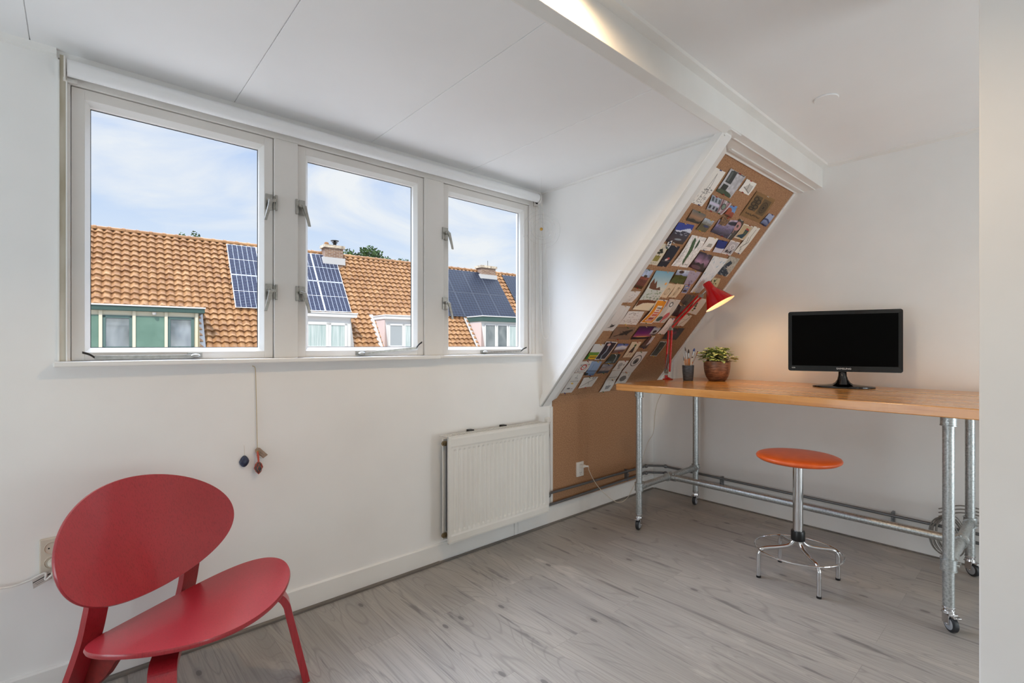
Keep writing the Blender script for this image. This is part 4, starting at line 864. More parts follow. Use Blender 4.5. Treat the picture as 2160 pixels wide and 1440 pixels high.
PRINTS = [
    ([(2.475, 1.617), (2.596, 1.617), (2.58, 1.415), (2.463, 1.413)], 0.006, 1, 'pinned_sketch', 'tall white sheet with a line-drawn tower over rooftops, top left of the board', 'drawing', [('f', (236, 232, 226)), ('k', 40, (90, 88, 86), 1, 0.45, 0.98, 0.1, 0.85), ('l', [(0.3, 0.9), (0.4, 0.4), (0.48, 0.12), (0.55, 0.4), (0.6, 0.9)], 0.02, (95, 92, 90)), ('l', [(0.35, 0.55), (0.6, 0.55)], 0.02, (80, 80, 80))]),
    ([(2.619, 1.646), (2.806, 1.644), (2.797, 1.51), (2.618, 1.514)], 0.004, 1, 'pinned_photo', 'photo of a dark shuttered door in a peeling white wall, near the board top', 'photo', [('f', (190, 190, 196)), ('n', 0.12, 9), ('q', 0.12, 0.05, 0.48, 0.52, (45, 50, 50)), ('q', 0.17, 0.1, 0.28, 0.48, (85, 92, 92)), ('q', 0.12, 0.6, 0.45, 0.85, (35, 40, 38)), ('e', 0.45, 0.95, 0.5, 0.14, (60, 78, 55)), ('q', 0.2, 0.02, 0.95, 0.06, (60, 55, 52))]),
    ([(2.831, 1.638), (2.965, 1.639), (2.962, 1.565), (2.826, 1.565)], 0.004, 1, 'pinned_sketch', 'small square pencil sketch of a folded mountain shape, beside the photo of the shuttered door', 'drawing', [('f', (240, 237, 230)), ('p', [(0.2, 0.6), (0.45, 0.25), (0.8, 0.3), (0.85, 0.85), (0.6, 0.8)], (205, 200, 192)), ('l', [(0.2, 0.6), (0.5, 0.7), (0.85, 0.85)], 0.05, (150, 145, 138)), ('l', [(0.45, 0.25), (0.55, 0.72)], 0.05, (150, 145, 138)), ('l', [(0.8, 0.3), (0.85, 0.85)], 0.04, (160, 155, 148))]),
    ([(3.02, 1.605), (3.298, 1.609), (3.307, 1.446), (3.016, 1.447)], 0.004, 1, 'pinned_card', 'torn brown cardboard with two dark drawn panels and handwriting below them', 'card', [('f', (140, 106, 66)), ('n', 0.06, 7), ('q', 0.1, 0.12, 0.45, 0.68, (98, 80, 54)), ('q', 0.52, 0.14, 0.9, 0.72, (104, 84, 56)), ('o', 0.7, 0.44, 0.14, 0.2, (70, 55, 38), 0.03), ('o', 0.7, 0.44, 0.08, 0.12, (70, 55, 38), 0.03), ('e', 0.7, 0.44, 0.035, 0.06, (28, 22, 18)), ('o', 0.2, 0.25, 0.09, 0.07, (48, 38, 28), 0.03), ('o', 0.36, 0.32, 0.09, 0.07, (48, 38, 28), 0.03), ('o', 0.2, 0.44, 0.09, 0.07, (48, 38, 28), 0.03), ('o', 0.36, 0.52, 0.09, 0.07, (48, 38, 28), 0.03), ('o', 0.22, 0.62, 0.09, 0.05, (48, 38, 28), 0.03), ('w', 0.14, 0.84, 0.7, 0.045, (70, 54, 36), 2)]),
    ([(3.335, 1.524), (3.427, 1.523), (3.417, 1.441), (3.307, 1.446)], 0.003, 2, 'pinned_photo', 'small photo of a blue headland and calm sea, at the right edge of the board', 'photo', [('g', (170, 178, 205), (150, 165, 200), (60, 70, 110)), ('p', [(0, 0.45), (0.5, 0.42), (1, 0.6), (1, 0.75), (0.4, 0.55), (0, 0.62)], (42, 56, 105)), ('q', 0, 0.88, 1, 1, (25, 32, 60))]),
    ([(2.603, 1.491), (2.719, 1.488), (2.76, 1.41), (2.634, 1.408)], 0.005, 2, 'pinned_photo', 'photo of a pale house front with washing hung between its windows', 'photo', [('f', (160, 170, 185)), ('q', 0.1, 0.08, 0.3, 0.35, (75, 85, 95)), ('q', 0.42, 0.1, 0.6, 0.35, (75, 85, 95)), ('q', 0.75, 0.12, 0.92, 0.38, (75, 85, 95)), ('q', 0.05, 0.4, 0.95, 0.58, (205, 200, 225)), ('q', 0.1, 0.62, 0.28, 0.85, (55, 62, 70)), ('q', 0.45, 0.62, 0.62, 0.85, (65, 62, 80)), ('q', 0.75, 0.65, 0.92, 0.88, (55, 62, 70)), ('q', 0, 0.9, 1, 1, (150, 140, 130))]),
    ([(2.714, 1.492), (2.842, 1.489), (2.816, 1.409), (2.749, 1.415)], 0.006, 3, 'pinned_photo', 'narrow photo of striped painted metal, tucked beside the photo of the pale house', 'photo', [('f', (170, 150, 155)), ('l', [(0.2, 0), (0.1, 1)], 0.1, (110, 60, 70)), ('l', [(0.5, 0), (0.35, 1)], 0.12, (205, 200, 205)), ('e', 0.45, 0.45, 0.2, 0.18, (120, 140, 125)), ('o', 0.45, 0.45, 0.22, 0.2, (40, 45, 45), 0.05), ('l', [(0.8, 0), (0.7, 1)], 0.08, (140, 60, 75)), ('l', [(0.95, 0.1), (0.85, 1)], 0.08, (210, 205, 210))]),
    ([(2.833, 1.475), (2.917, 1.487), (2.937, 1.411), (2.837, 1.419)], 0.004, 4, 'pinned_photo', 'small bright photo of orange rocks under a blue sky', 'photo', [('g', (95, 140, 200), (110, 155, 210), (120, 150, 190)), ('n', 0.1, 5), ('e', 0.2, 0.7, 0.4, 0.5, (165, 75, 45)), ('e', 0.75, 0.85, 0.35, 0.35, (150, 62, 38)), ('e', 0.5, 1.0, 0.5, 0.15, (90, 55, 30))]),
    ([(2.517, 1.386), (2.671, 1.381), (2.655, 1.32), (2.517, 1.318)], 0.006, 1, 'pinned_photo', 'photo of a pine forest silhouette under a brown dusk sky', 'photo', [('g', (95, 95, 92), (165, 125, 95), (70, 60, 55)), ('r', 0.72, 0.2, (34, 38, 34), 3, 0.5)]),
    ([(2.674, 1.365), (2.789, 1.364), (2.772, 1.287), (2.661, 1.287)], 0.004, 2, 'pinned_photo', 'photo of a grassy valley with a blue pond and pale sky', 'photo', [('g', (170, 185, 205), (140, 130, 110), (85, 80, 50)), ('r', 0.28, 0.1, (135, 132, 125), 5, 0.3), ('q', 0, 0.42, 1, 1, (96, 88, 58)), ('n', 0.12, 12), ('e', 0.6, 0.55, 0.28, 0.08, (40, 50, 100))]),
    ([(2.464, 1.297), (2.624, 1.307), (2.629, 1.183), (2.449, 1.175)], 0.008, 1, 'pinned_photo', 'large photo of a snowy mountain under a deep blue sky', 'photo', [('g', (40, 60, 150), (48, 68, 155), (40, 55, 110)), ('r', 0.28, 0.18, (215, 220, 235), 8, 0.6), ('r', 0.42, 0.2, (45, 48, 66), 9, 0.6), ('e', 0.55, 0.78, 0.2, 0.05, (150, 165, 175)), ('q', 0, 0.88, 1, 1, (52, 45, 42)), ('s', 16, (215, 220, 235), 4, 0.0, 1, 0.3, 0.55)]),
    ([(2.828, 1.383), (3.037, 1.415), (3.058, 1.292), (2.822, 1.3)], 0.006, 1, 'pinned_photo', 'large photo of violet rippling sea with a dark wooded island', 'photo', [('g', (195, 175, 195), (120, 110, 145), (30, 28, 45)), ('e', 0.85, 0.2, 0.3, 0.1, (28, 30, 48)), ('n', 0.15, 14), ('s', 26, (95, 88, 125), 6, 0.0, 1, 0.35, 1)]),
    ([(2.836, 1.406), (2.934, 1.407), (2.927, 1.36), (2.843, 1.357)], 0.003, 5, 'pinned_photo', 'small photo of brown pebbles lapping over the photo of the violet sea', 'photo', [('f', (120, 88, 58)), ('n', 0.35, 10), ('s', 16, (50, 36, 26), 11, 0, 1, 0, 1)]),
    ([(3.037, 1.427), (3.107, 1.422), (3.111, 1.29), (3.049, 1.293)], 0.004, 2, 'pinned_photo', 'narrow dark photo of pink rope curling into a loop', 'photo', [('f', (62, 56, 48)), ('n', 0.08, 8), ('o', 0.4, 0.32, 0.4, 0.14, (190, 140, 140), 0.14), ('l', [(0.1, 0.4), (0.3, 0.65)], 0.12, (180, 130, 130)), ('l', [(0.2, 0.75), (0.1, 1)], 0.1, (190, 200, 215))]),
    ([(3.118, 1.411), (3.256, 1.414), (3.252, 1.313), (3.114, 1.312)], 0.005, 3, 'pinned_print', 'framed-looking print of a blue boot on a cream ground', 'picture', [('f', (196, 172, 135)), ('p', [(0.45, 0.3), (0.85, 0.32), (0.8, 0.65), (0.75, 0.9), (0.15, 0.88), (0.2, 0.75), (0.48, 0.62)], (42, 70, 85)), ('p', [(0.5, 0.2), (0.8, 0.25), (0.8, 0.35), (0.5, 0.32)], (170, 60, 45)), ('e', 0.62, 0.5, 0.1, 0.12, (80, 95, 60)), ('b', 0.05, (225, 215, 200))]),
    ([(3.266, 1.42), (3.36, 1.419), (3.342, 1.219), (3.244, 1.226)], 0.006, 2, 'pinned_sketch', 'long narrow white sheet with flowing pencil contours, beside the print of the blue boot', 'drawing', [('f', (232, 226, 214)), ('l', [(0.6, 0.1), (0.5, 0.35), (0.75, 0.55), (0.3, 0.75), (0.6, 0.9)], 0.06, (150, 145, 130)), ('l', [(0.3, 0.4), (0.55, 0.6), (0.25, 0.8)], 0.05, (120, 118, 105)), ('s', 18, (130, 126, 115), 14, 0.15, 0.85, 0.45, 0.9)]),
    ([(2.659, 1.252), (2.829, 1.259), (2.833, 1.051), (2.653, 1.044)], 0.012, 1, 'pinned_drawing', 'tall white sheet painted with one long speckled green leaf', 'drawing', [('f', (234, 230, 226)), ('p', [(0.28, 0.05), (0.42, 0.12), (0.5, 0.4), (0.52, 0.7), (0.62, 0.95), (0.42, 0.8), (0.32, 0.5), (0.25, 0.2)], (72, 96, 66)), ('p', [(0.6, 0.08), (0.7, 0.14), (0.68, 0.3), (0.58, 0.4), (0.56, 0.25)], (64, 84, 62)), ('n', 0.1, 22), ('l', [(0.1, 0.4), (0.15, 0.8), (0.12, 0.98)], 0.02, (150, 145, 135)), ('w', 0.55, 0.9, 0.35, 0.02, (160, 155, 150), 3)]),
    ([(2.837, 1.27), (2.954, 1.277), (2.95, 1.189), (2.833, 1.18)], 0.004, 2, 'pinned_sketch', 'plain white card with one small grey trapezoid drawn on it', 'drawing', [('f', (238, 234, 228)), ('p', [(0.4, 0.45), (0.75, 0.45), (0.85, 0.72), (0.35, 0.72)], (175, 170, 162)), ('w', 0.3, 0.88, 0.3, 0.02, (170, 165, 160), 5)]),
    ([(2.959, 1.27), (3.085, 1.276), (3.096, 1.193), (2.99, 1.188)], 0.005, 2, 'pinned_print', 'small card of deep blue sky over a white field', 'picture', [('f', (38, 52, 120)), ('q', 0, 0.62, 1, 1, (214, 212, 222)), ('l', [(0, 0.6), (0.5, 0.68), (1, 0.6)], 0.04, (214, 212, 222))]),
    ([(3.105, 1.292), (3.236, 1.293), (3.23, 1.194), (3.1, 1.194)], 0.004, 2, 'pinned_print', 'pale grey card of small figures and a white outline', 'picture', [('f', (188, 182, 184)), ('o', 0.55, 0.4, 0.2, 0.14, (235, 230, 228), 0.04), ('e', 0.3, 0.75, 0.1, 0.1, (50, 40, 45)), ('e', 0.5, 0.8, 0.1, 0.08, (120, 110, 105)), ('e', 0.7, 0.75, 0.08, 0.1, (60, 55, 60)), ('s', 12, (75, 68, 70), 22, 0.1, 0.9, 0.5, 0.9), ('b', 0.05, (232, 226, 220))]),
    ([(2.421, 1.16), (2.508, 1.166), (2.514, 1.028), (2.426, 1.024)], 0.004, 1, 'pinned_card', "cream card of a black plant in an olive pot, at the board's left edge", 'card', [('f', (222, 212, 190)), ('q', 0.2, 0.55, 0.75, 0.8, (150, 138, 70)), ('e', 0.45, 0.3, 0.18, 0.06, (38, 44, 34)), ('e', 0.6, 0.38, 0.16, 0.05, (38, 44, 34)), ('e', 0.35, 0.42, 0.16, 0.05, (42, 50, 36)), ('l', [(0.5, 0.2), (0.48, 0.58)], 0.05, (42, 46, 36)), ('w', 0.15, 0.9, 0.6, 0.03, (150, 140, 125), 7)]),
    ([(2.474, 1.177), (2.506, 1.192), (2.518, 1.144), (2.482, 1.137)], 0.003, 3, 'pinned_cutout', 'small white cut-out with black brush marks, under the large photo of the snowy mountain', 'picture', [('f', (225, 225, 225)), ('e', 0.6, 0.25, 0.3, 0.12, (50, 55, 58)), ('o', 0.45, 0.7, 0.25, 0.2, (40, 42, 50), 0.14)]),
    ([(2.517, 1.163), (2.618, 1.169), (2.608, 1.03), (2.518, 1.024)], 0.005, 2, 'pinned_print', 'tall navy print with a small pink bird above a thin line', 'picture', [('f', (36, 40, 52)), ('e', 0.55, 0.6, 0.16, 0.07, (185, 90, 85)), ('e', 0.45, 0.65, 0.14, 0.05, (215, 200, 195)), ('q', 0, 0.7, 1, 0.72, (120, 112, 110))]),
    ([(2.855, 1.171), (3.019, 1.165), (3.042, 1.041), (2.839, 1.059)], 0.006, 1, 'pinned_photo', 'photo of a purple starry sky over a black mountain', 'photo', [('g', (45, 36, 60), (150, 115, 140), (60, 48, 60)), ('n', 0.3, 6), ('r', 0.62, 0.25, (28, 24, 32), 12, 0.5), ('e', 0.4, 0.85, 0.3, 0.12, (95, 75, 85)), ('b', 0.02, (40, 36, 46))]),
    ([(3.033, 1.166), (3.237, 1.17), (3.172, 0.893), (3.054, 0.887)], 0.01, 2, 'pinned_painting', 'long white watercolour of pale blue shards crossing', 'picture', [('f', (226, 226, 224)), ('t', 26, (150, 185, 205), 31), ('l', [(0.0, 0.15), (0.9, 0.4), (0.1, 0.6), (0.9, 0.85)], 0.025, (235, 235, 233)), ('l', [(0.2, 0), (0.5, 0.35), (0.2, 0.7), (0.4, 1)], 0.03, (236, 236, 234)), ('l', [(1, 0.1), (0.3, 0.55), (0.8, 0.75)], 0.025, (236, 236, 234))]),
    ([(3.229, 1.192), (3.384, 1.191), (3.384, 1.045), (3.213, 1.052)], 0.005, 1, 'pinned_print', 'grey-beige print of dark swirling brush strokes, at the right edge above the red lamp', 'picture', [('f', (178, 172, 160)), ('p', [(0.35, 0.2), (0.6, 0.3), (0.4, 0.6), (0.9, 0.8), (0.9, 1), (0, 1), (0, 0.55)], (52, 62, 74)), ('n', 0.12, 16), ('s', 24, (205, 205, 200), 41, 0.05, 0.9, 0.45, 0.98)]),
    ([(3.203, 1.023), (3.312, 1.025), (3.35, 0.948), (3.232, 0.966)], 0.003, 3, 'pinned_card', 'small cream botanical card just above the lamp shade', 'card', [('f', (205, 190, 150)), ('e', 0.35, 0.35, 0.12, 0.12, (70, 85, 50)), ('l', [(0.3, 0.9), (0.4, 0.3), (0.6, 0.15)], 0.05, (85, 80, 55)), ('e', 0.6, 0.6, 0.1, 0.08, (110, 100, 60))]),
    ([(2.431, 0.994), (2.511, 0.993), (2.511, 0.863), (2.418, 0.869)], 0.004, 1, 'pinned_photo', 'tall photo of one tree on a red moorland hill', 'photo', [('g', (160, 180, 210), (175, 190, 215), (120, 80, 80)), ('q', 0, 0.4, 1, 1, (104, 58, 60)), ('q', 0, 0.38, 1, 0.5, (140, 76, 66)), ('n', 0.15, 10), ('e', 0.5, 0.34, 0.2, 0.06, (46, 48, 50)), ('q', 0, 0.85, 1, 1, (60, 44, 38))]),
    ([(2.539, 0.997), (2.73, 1.007), (2.746, 0.719), (2.55, 0.719)], 0.014, 1, 'pinned_painting', 'large watercolour of brown crags above pale rapids and a cream shore', 'picture', [('g', (120, 170, 195), (235, 225, 205), (230, 215, 190)), ('p', [(0.05, 0.3), (0.12, 0.18), (0.25, 0.3), (0.3, 0.22), (0.45, 0.4), (0.6, 0.36), (0.75, 0.46), (0.6, 0.46), (0.1, 0.42)], (112, 70, 50)), ('e', 0.85, 0.28, 0.06, 0.03, (240, 170, 90)), ('q', 0, 0.44, 0.95, 0.72, (205, 208, 200)), ('s', 26, (110, 135, 90), 51, 0.0, 0.95, 0.46, 0.72), ('s', 10, (60, 75, 60), 52, 0.3, 0.95, 0.6, 0.72), ('p', [(0, 0.74), (0.4, 0.7), (0.95, 0.72), (0.95, 0.78), (0.3, 0.8), (0.05, 0.92)], (120, 70, 42)), ('p', [(0.12, 0.92), (0.4, 0.79), (1, 0.78), (1, 1), (0, 1)], (238, 222, 190))]),
    ([(2.745, 1.028), (2.878, 1.037), (2.904, 0.936), (2.745, 0.938)], 0.006, 2, 'pinned_photo', 'photo of a green hillside below a blue and white sky', 'photo', [('g', (215, 220, 225), (120, 140, 180), (60, 75, 35)), ('q', 0, 0.4, 1, 1, (64, 78, 38)), ('r', 0.38, 0.08, (74, 88, 44), 17, 0.3), ('e', 0.4, 0.15, 0.2, 0.1, (60, 55, 55)), ('n', 0.1, 9)]),
    ([(2.876, 1.039), (3.018, 1.041), (3.013, 0.947), (2.914, 0.937)], 0.004, 2, 'pinned_drawing', 'lilac-grey sheet with faint ink figures, under the purple starry photo', 'drawing', [('f', (172, 160, 175)), ('s', 14, (110, 95, 110), 61, 0.1, 0.9, 0.1, 0.9), ('o', 0.6, 0.8, 0.12, 0.1, (100, 90, 120), 0.04)]),
    ([(2.732, 0.93), (2.829, 0.931), (2.819, 0.826), (2.727, 0.828)], 0.005, 3, 'pinned_sketch', 'cream card with a pencil seated figure, left one of a matching pair', 'drawing', [('f', (218, 196, 164)), ('o', 0.5, 0.55, 0.22, 0.22, (165, 140, 112), 0.04), ('l', [(0.5, 0.3), (0.45, 0.7)], 0.04, (160, 135, 108)), ('s', 8, (150, 126, 100), 63, 0.3, 0.7, 0.3, 0.75)]),
    ([(2.828, 0.935), (2.927, 0.938), (2.924, 0.836), (2.832, 0.834)], 0.005, 3, 'pinned_sketch', 'cream card with pencil ears of grain, right one of a matching pair', 'drawing', [('f', (220, 198, 166)), ('l', [(0.6, 0.15), (0.5, 0.5), (0.4, 0.85)], 0.05, (150, 128, 95)), ('o', 0.5, 0.55, 0.15, 0.25, (165, 142, 110), 0.04), ('l', [(0.4, 0.25), (0.75, 0.3)], 0.04, (150, 128, 95))]),
    ([(2.938, 0.935), (3.003, 0.941), (3.015, 0.877), (2.951, 0.876)], 0.003, 2, 'pinned_photo', 'tiny blue photo with a dark arch, under the lilac-grey sheet', 'photo', [('f', (120, 130, 170)), ('e', 0.4, 0.7, 0.4, 0.12, (35, 36, 50)), ('e', 0.5, 0.3, 0.3, 0.1, (190, 170, 160)), ('b', 0.06, (225, 215, 210))]),
    ([(3.029, 0.871), (3.153, 0.867), (3.146, 0.768), (3.022, 0.808)], 0.003, 1, 'pinned_photo', 'dark grey photo of a weathered timber wall behind the lamp arm', 'photo', [('f', (92, 82, 76)), ('l', [(0.2, 0), (0.2, 1)], 0.05, (60, 52, 48)), ('l', [(0.5, 0), (0.5, 1)], 0.05, (62, 54, 50)), ('l', [(0.8, 0), (0.8, 1)], 0.05, (60, 52, 48)), ('q', 0.3, 0.6, 0.7, 1, (45, 42, 42)), ('n', 0.1, 8)]),
    ([(3.179, 0.859), (3.34, 0.852), (3.338, 0.717), (3.196, 0.73)], 0.004, 1, 'pinned_drawing', 'white sheet with dark flowers, partly behind the red lamp shade', 'drawing', [('f', (232, 226, 220)), ('e', 0.3, 0.35, 0.1, 0.08, (45, 50, 42)), ('e', 0.35, 0.5, 0.1, 0.06, (75, 80, 45)), ('e', 0.4, 0.65, 0.1, 0.06, (55, 50, 70)), ('e', 0.35, 0.78, 0.08, 0.05, (150, 145, 60)), ('l', [(0.35, 0.3), (0.4, 0.8)], 0.03, (60, 75, 45))]),
    ([(2.74, 0.808), (2.857, 0.81), (2.849, 0.624), (2.712, 0.624)], 0.016, 3, 'pinned_poster', 'tall orange poster with a white panel of red and black lettering', 'poster', [('f', (226, 140, 22)), ('n', 0.05, 6), ('p', [(0.3, 0.22), (0.75, 0.22), (0.8, 0.9), (0.25, 0.9)], (236, 222, 208)), ('q', 0.36, 0.38, 0.68, 0.42, (190, 120, 110)), ('q', 0.3, 0.45, 0.76, 0.5, (205, 95, 75)), ('q', 0.3, 0.53, 0.76, 0.64, (214, 110, 90)), ('q', 0.28, 0.67, 0.78, 0.7, (180, 60, 45)), ('q', 0.3, 0.72, 0.74, 0.8, (150, 50, 45)), ('q', 0.28, 0.83, 0.8, 0.87, (200, 90, 70)), ('y',), ('b', 0.055, (236, 228, 218))]),
    ([(2.868, 0.82), (3.007, 0.822), (2.994, 0.635), (2.857, 0.634)], 0.012, 2, 'pinned_poster', 'pale poster of a seated figure with pink and dark green shapes', 'poster', [('f', (196, 188, 178)), ('e', 0.42, 0.25, 0.14, 0.1, (225, 220, 215)), ('o', 0.4, 0.2, 0.12, 0.08, (70, 66, 66), 0.03), ('p', [(0.3, 0.35), (0.55, 0.3), (0.6, 0.6), (0.35, 0.65)], (216, 208, 200)), ('e', 0.62, 0.68, 0.2, 0.17, (205, 100, 104)), ('e', 0.28, 0.82, 0.2, 0.12, (66, 92, 88)), ('q', 0, 0.02, 0.08, 0.3, (190, 50, 60)), ('l', [(0.62, 0.8), (0.58, 0.97)], 0.1, (200, 90, 100)), ('b', 0.04, (228, 224, 218))]),
    ([(2.969, 0.795), (3.128, 0.777), (3.102, 0.692), (3.022, 0.698)], 0.006, 3, 'pinned_photo', 'dark photo of a black draped garment on grey', 'photo', [('f', (100, 92, 88)), ('p', [(0.1, 0), (0.55, 0), (0.6, 0.5), (0.9, 0.9), (0.9, 1), (0, 1), (0.1, 0.7), (0.25, 0.4)], (30, 32, 38))]),
    ([(2.52, 0.704), (2.686, 0.711), (2.691, 0.606), (2.506, 0.604)], 0.004, 1, 'pinned_sketch', 'wide white sheet of scattered small ink marks, left of the orange poster', 'drawing', [('f', (226, 218, 212)), ('s', 30, (165, 140, 135), 71, 0.08, 0.92, 0.12, 0.92), ('w', 0.25, 0.15, 0.3, 0.03, (140, 125, 120), 8)]),
    ([(2.416, 0.841), (2.518, 0.849), (2.496, 0.766), (2.4, 0.759)], 0.006, 1, 'pinned_sketch', 'white sheet with faint dots and lines, at the left edge beside the large watercolour', 'drawing', [('f', (224, 216, 210)), ('s', 12, (140, 135, 132), 73, 0.3, 0.8, 0.25, 0.8), ('w', 0.35, 0.9, 0.3, 0.025, (140, 130, 128), 9)]),
    ([(2.399, 0.742), (2.511, 0.739), (2.491, 0.551), (2.383, 0.55)], 0.012, 1, 'pinned_sketch', 'tall white sheet with a small dark ink bush near its foot, at the left edge', 'drawing', [('f', (220, 212, 206)), ('e', 0.5, 0.78, 0.16, 0.05, (60, 58, 58)), ('s', 30, (50, 48, 48), 75, 0.3, 0.72, 0.7, 0.86), ('l', [(0.7, 0.1), (0.6, 0.5), (0.4, 0.7)], 0.012, (190, 182, 176))]),
    ([(2.494, 0.579), (2.707, 0.586), (2.718, 0.483), (2.505, 0.489)], 0.003, 1, 'pinned_card', 'brown cardboard with a black ink feather drawn across it', 'card', [('f', (132, 104, 84)), ('n', 0.05, 7), ('l', [(0.15, 0.75), (0.5, 0.5), (0.88, 0.2)], 0.03, (40, 34, 32)), ('p', [(0.3, 0.6), (0.55, 0.3), (0.9, 0.15), (0.75, 0.5), (0.5, 0.65)], (58, 48, 42)), ('s', 20, (36, 30, 28), 77, 0.35, 0.85, 0.25, 0.65)]),
    ([(2.741, 0.596), (2.928, 0.602), (2.926, 0.496), (2.731, 0.488)], 0.005, 2, 'pinned_photo', 'photo of a magenta sunset glow over a black horizon', 'photo', [('g', (40, 26, 60), (110, 36, 110), (225, 120, 110)), ('q', 0, 0.78, 1, 1, (14, 12, 18)), ('e', 0.55, 0.78, 0.4, 0.04, (245, 170, 90)), ('q', 0, 0.82, 1, 1, (14, 12, 18))]),
    ([(2.91, 0.594), (2.995, 0.594), (2.976, 0.527), (2.893, 0.516)], 0.004, 3, 'pinned_photo', 'grey photo of one bare tree beside the magenta sunset', 'photo', [('g', (150, 160, 175), (190, 190, 195), (90, 88, 88)), ('e', 0.5, 0.45, 0.25, 0.15, (48, 48, 50)), ('l', [(0.5, 0.5), (0.5, 0.8)], 0.06, (42, 42, 42)), ('q', 0, 0.75, 1, 1, (80, 76, 72))]),
    ([(2.931, 0.52), (2.996, 0.521), (2.988, 0.41), (2.899, 0.419)], 0.004, 2, 'pinned_photo', 'narrow photo of a brown cliff and white surf, under the bare tree photo', 'photo', [('f', (90, 62, 56)), ('p', [(0.5, 0), (1, 0), (1, 0.5), (0.6, 0.75)], (205, 200, 205)), ('q', 0, 0.82, 1, 1, (60, 46, 38)), ('n', 0.12, 8)]),
    ([(3.022, 0.674), (3.113, 0.675), (3.095, 0.537), (3.0, 0.541)], 0.008, 2, 'pinned_sketch', 'tall white sheet with a faint twig drawing, left of the lamp elbow', 'drawing', [('f', (228, 216, 208)), ('l', [(0.5, 0.35), (0.55, 0.55), (0.45, 0.7)], 0.03, (150, 130, 122)), ('s', 10, (150, 132, 126), 79, 0.3, 0.8, 0.3, 0.7)]),
    ([(3.146, 0.717), (3.291, 0.71), (3.27, 0.614), (3.184, 0.613)], 0.004, 1, 'pinned_sketch', 'white sheet with a single curved pencil line, right of the lamp arm', 'drawing', [('f', (226, 216, 206)), ('l', [(0.2, 0.95), (0.5, 0.6), (0.9, 0.15)], 0.04, (150, 135, 122)), ('l', [(0.1, 0.4), (0.8, 0.4)], 0.02, (175, 162, 150))]),
    ([(3.122, 0.593), (3.314, 0.596), (3.306, 0.489), (3.11, 0.495)], 0.004, 1, 'pinned_photo', 'black photo of a red firework burst behind the lamp post', 'photo', [('f', (24, 20, 32)), ('e', 0.5, 0.4, 0.12, 0.12, (110, 30, 66)), ('s', 16, (120, 40, 80), 81, 0.3, 0.75, 0.2, 0.7)]),
    ([(3.109, 0.475), (3.208, 0.473), (3.198, 0.334), (3.106, 0.339)], 0.004, 1, 'pinned_photo', 'narrow dark green photo with a white border, lowest on the right', 'photo', [('f', (36, 52, 46)), ('n', 0.1, 8), ('e', 0.6, 0.45, 0.12, 0.06, (90, 110, 95)), ('b', 0.06, (206, 200, 194))]),
    ([(2.389, 0.449), (2.489, 0.446), (2.491, 0.325), (2.386, 0.325)], 0.006, 1, 'pinned_painting', 'painting of yellow flowers and green fields under a white sky', 'picture', [('f', (214, 212, 210)), ('q', 0, 0.5, 1, 1, (108, 150, 62)), ('q', 0.25, 0.72, 1, 1, (226, 180, 40)), ('q', 0.3, 0.8, 1, 0.86, (70, 90, 40)), ('p', [(0, 0.6), (0.2, 0.75), (0.3, 1), (0, 1)], (60, 120, 50))]),
    ([(2.49, 0.47), (2.61, 0.466), (2.59, 0.32), (2.485, 0.32)], 0.005, 2, 'pinned_photo', 'white-bordered dark photo of a thin waterfall', 'photo', [('f', (44, 42, 54)), ('l', [(0.45, 0.2), (0.5, 0.5), (0.4, 0.75), (0.55, 0.95)], 0.1, (140, 150, 165)), ('e', 0.4, 0.16, 0.15, 0.07, (205, 170, 165)), ('n', 0.08, 9), ('b', 0.06, (226, 222, 220))]),
    ([(2.629, 0.452), (2.751, 0.45), (2.74, 0.382), (2.625, 0.372)], 0.004, 1, 'pinned_photo', 'photo of blue sky and cloud streaks over red earth', 'photo', [('g', (60, 85, 165), (200, 205, 215), (110, 70, 62)), ('l', [(0, 0.5), (0.5, 0.3), (1, 0.4)], 0.14, (220, 215, 220)), ('q', 0, 0.68, 1, 1, (104, 68, 60))]),
    ([(2.77, 0.467), (2.881, 0.468), (2.884, 0.331), (2.779, 0.333)], 0.005, 1, 'pinned_drawing', 'cream drawing of a figure in a dark skirt with green leaves for a head', 'drawing', [('f', (222, 204, 176)), ('p', [(0.45, 0.3), (0.6, 0.3), (0.7, 0.65), (0.25, 0.65)], (70, 62, 58)), ('e', 0.55, 0.22, 0.1, 0.08, (62, 88, 54)), ('q', 0.28, 0.6, 0.7, 0.66, (110, 50, 46)), ('l', [(0.38, 0.66), (0.34, 0.88)], 0.03, (90, 80, 72)), ('l', [(0.6, 0.66), (0.64, 0.86)], 0.03, (90, 80, 72))]),
    ([(2.632, 0.364), (2.735, 0.362), (2.734, 0.284), (2.615, 0.285)], 0.004, 2, 'pinned_photo', 'dark green photo of pale legs in woodland', 'photo', [('f', (46, 58, 52)), ('n', 0.14, 8), ('l', [(0.6, 0.05), (0.7, 0.5), (0.75, 0.85)], 0.08, (150, 160, 165)), ('e', 0.3, 0.85, 0.3, 0.08, (110, 125, 140))]),
    ([(2.47, 0.309), (2.579, 0.303), (2.579, 0.183), (2.481, 0.188)], 0.004, 2, 'pinned_photo', 'pale blue photo of a misty lake with faint masts', 'photo', [('g', (150, 172, 205), (140, 165, 200), (88, 118, 155)), ('q', 0, 0.62, 1, 0.68, (90, 100, 125)), ('e', 0.1, 0.9, 0.25, 0.1, (40, 48, 50)), ('l', [(0.35, 0.2), (0.32, 0.6)], 0.015, (100, 110, 130))]),
    ([(2.608, 0.28), (2.729, 0.273), (2.723, 0.199), (2.604, 0.196)], 0.004, 2, 'pinned_photo', 'photo of grey clouds over a darkening evening shore', 'photo', [('g', (130, 136, 150), (165, 140, 130), (36, 50, 66)), ('q', 0, 0.7, 1, 1, (34, 48, 66)), ('n', 0.12, 6)]),
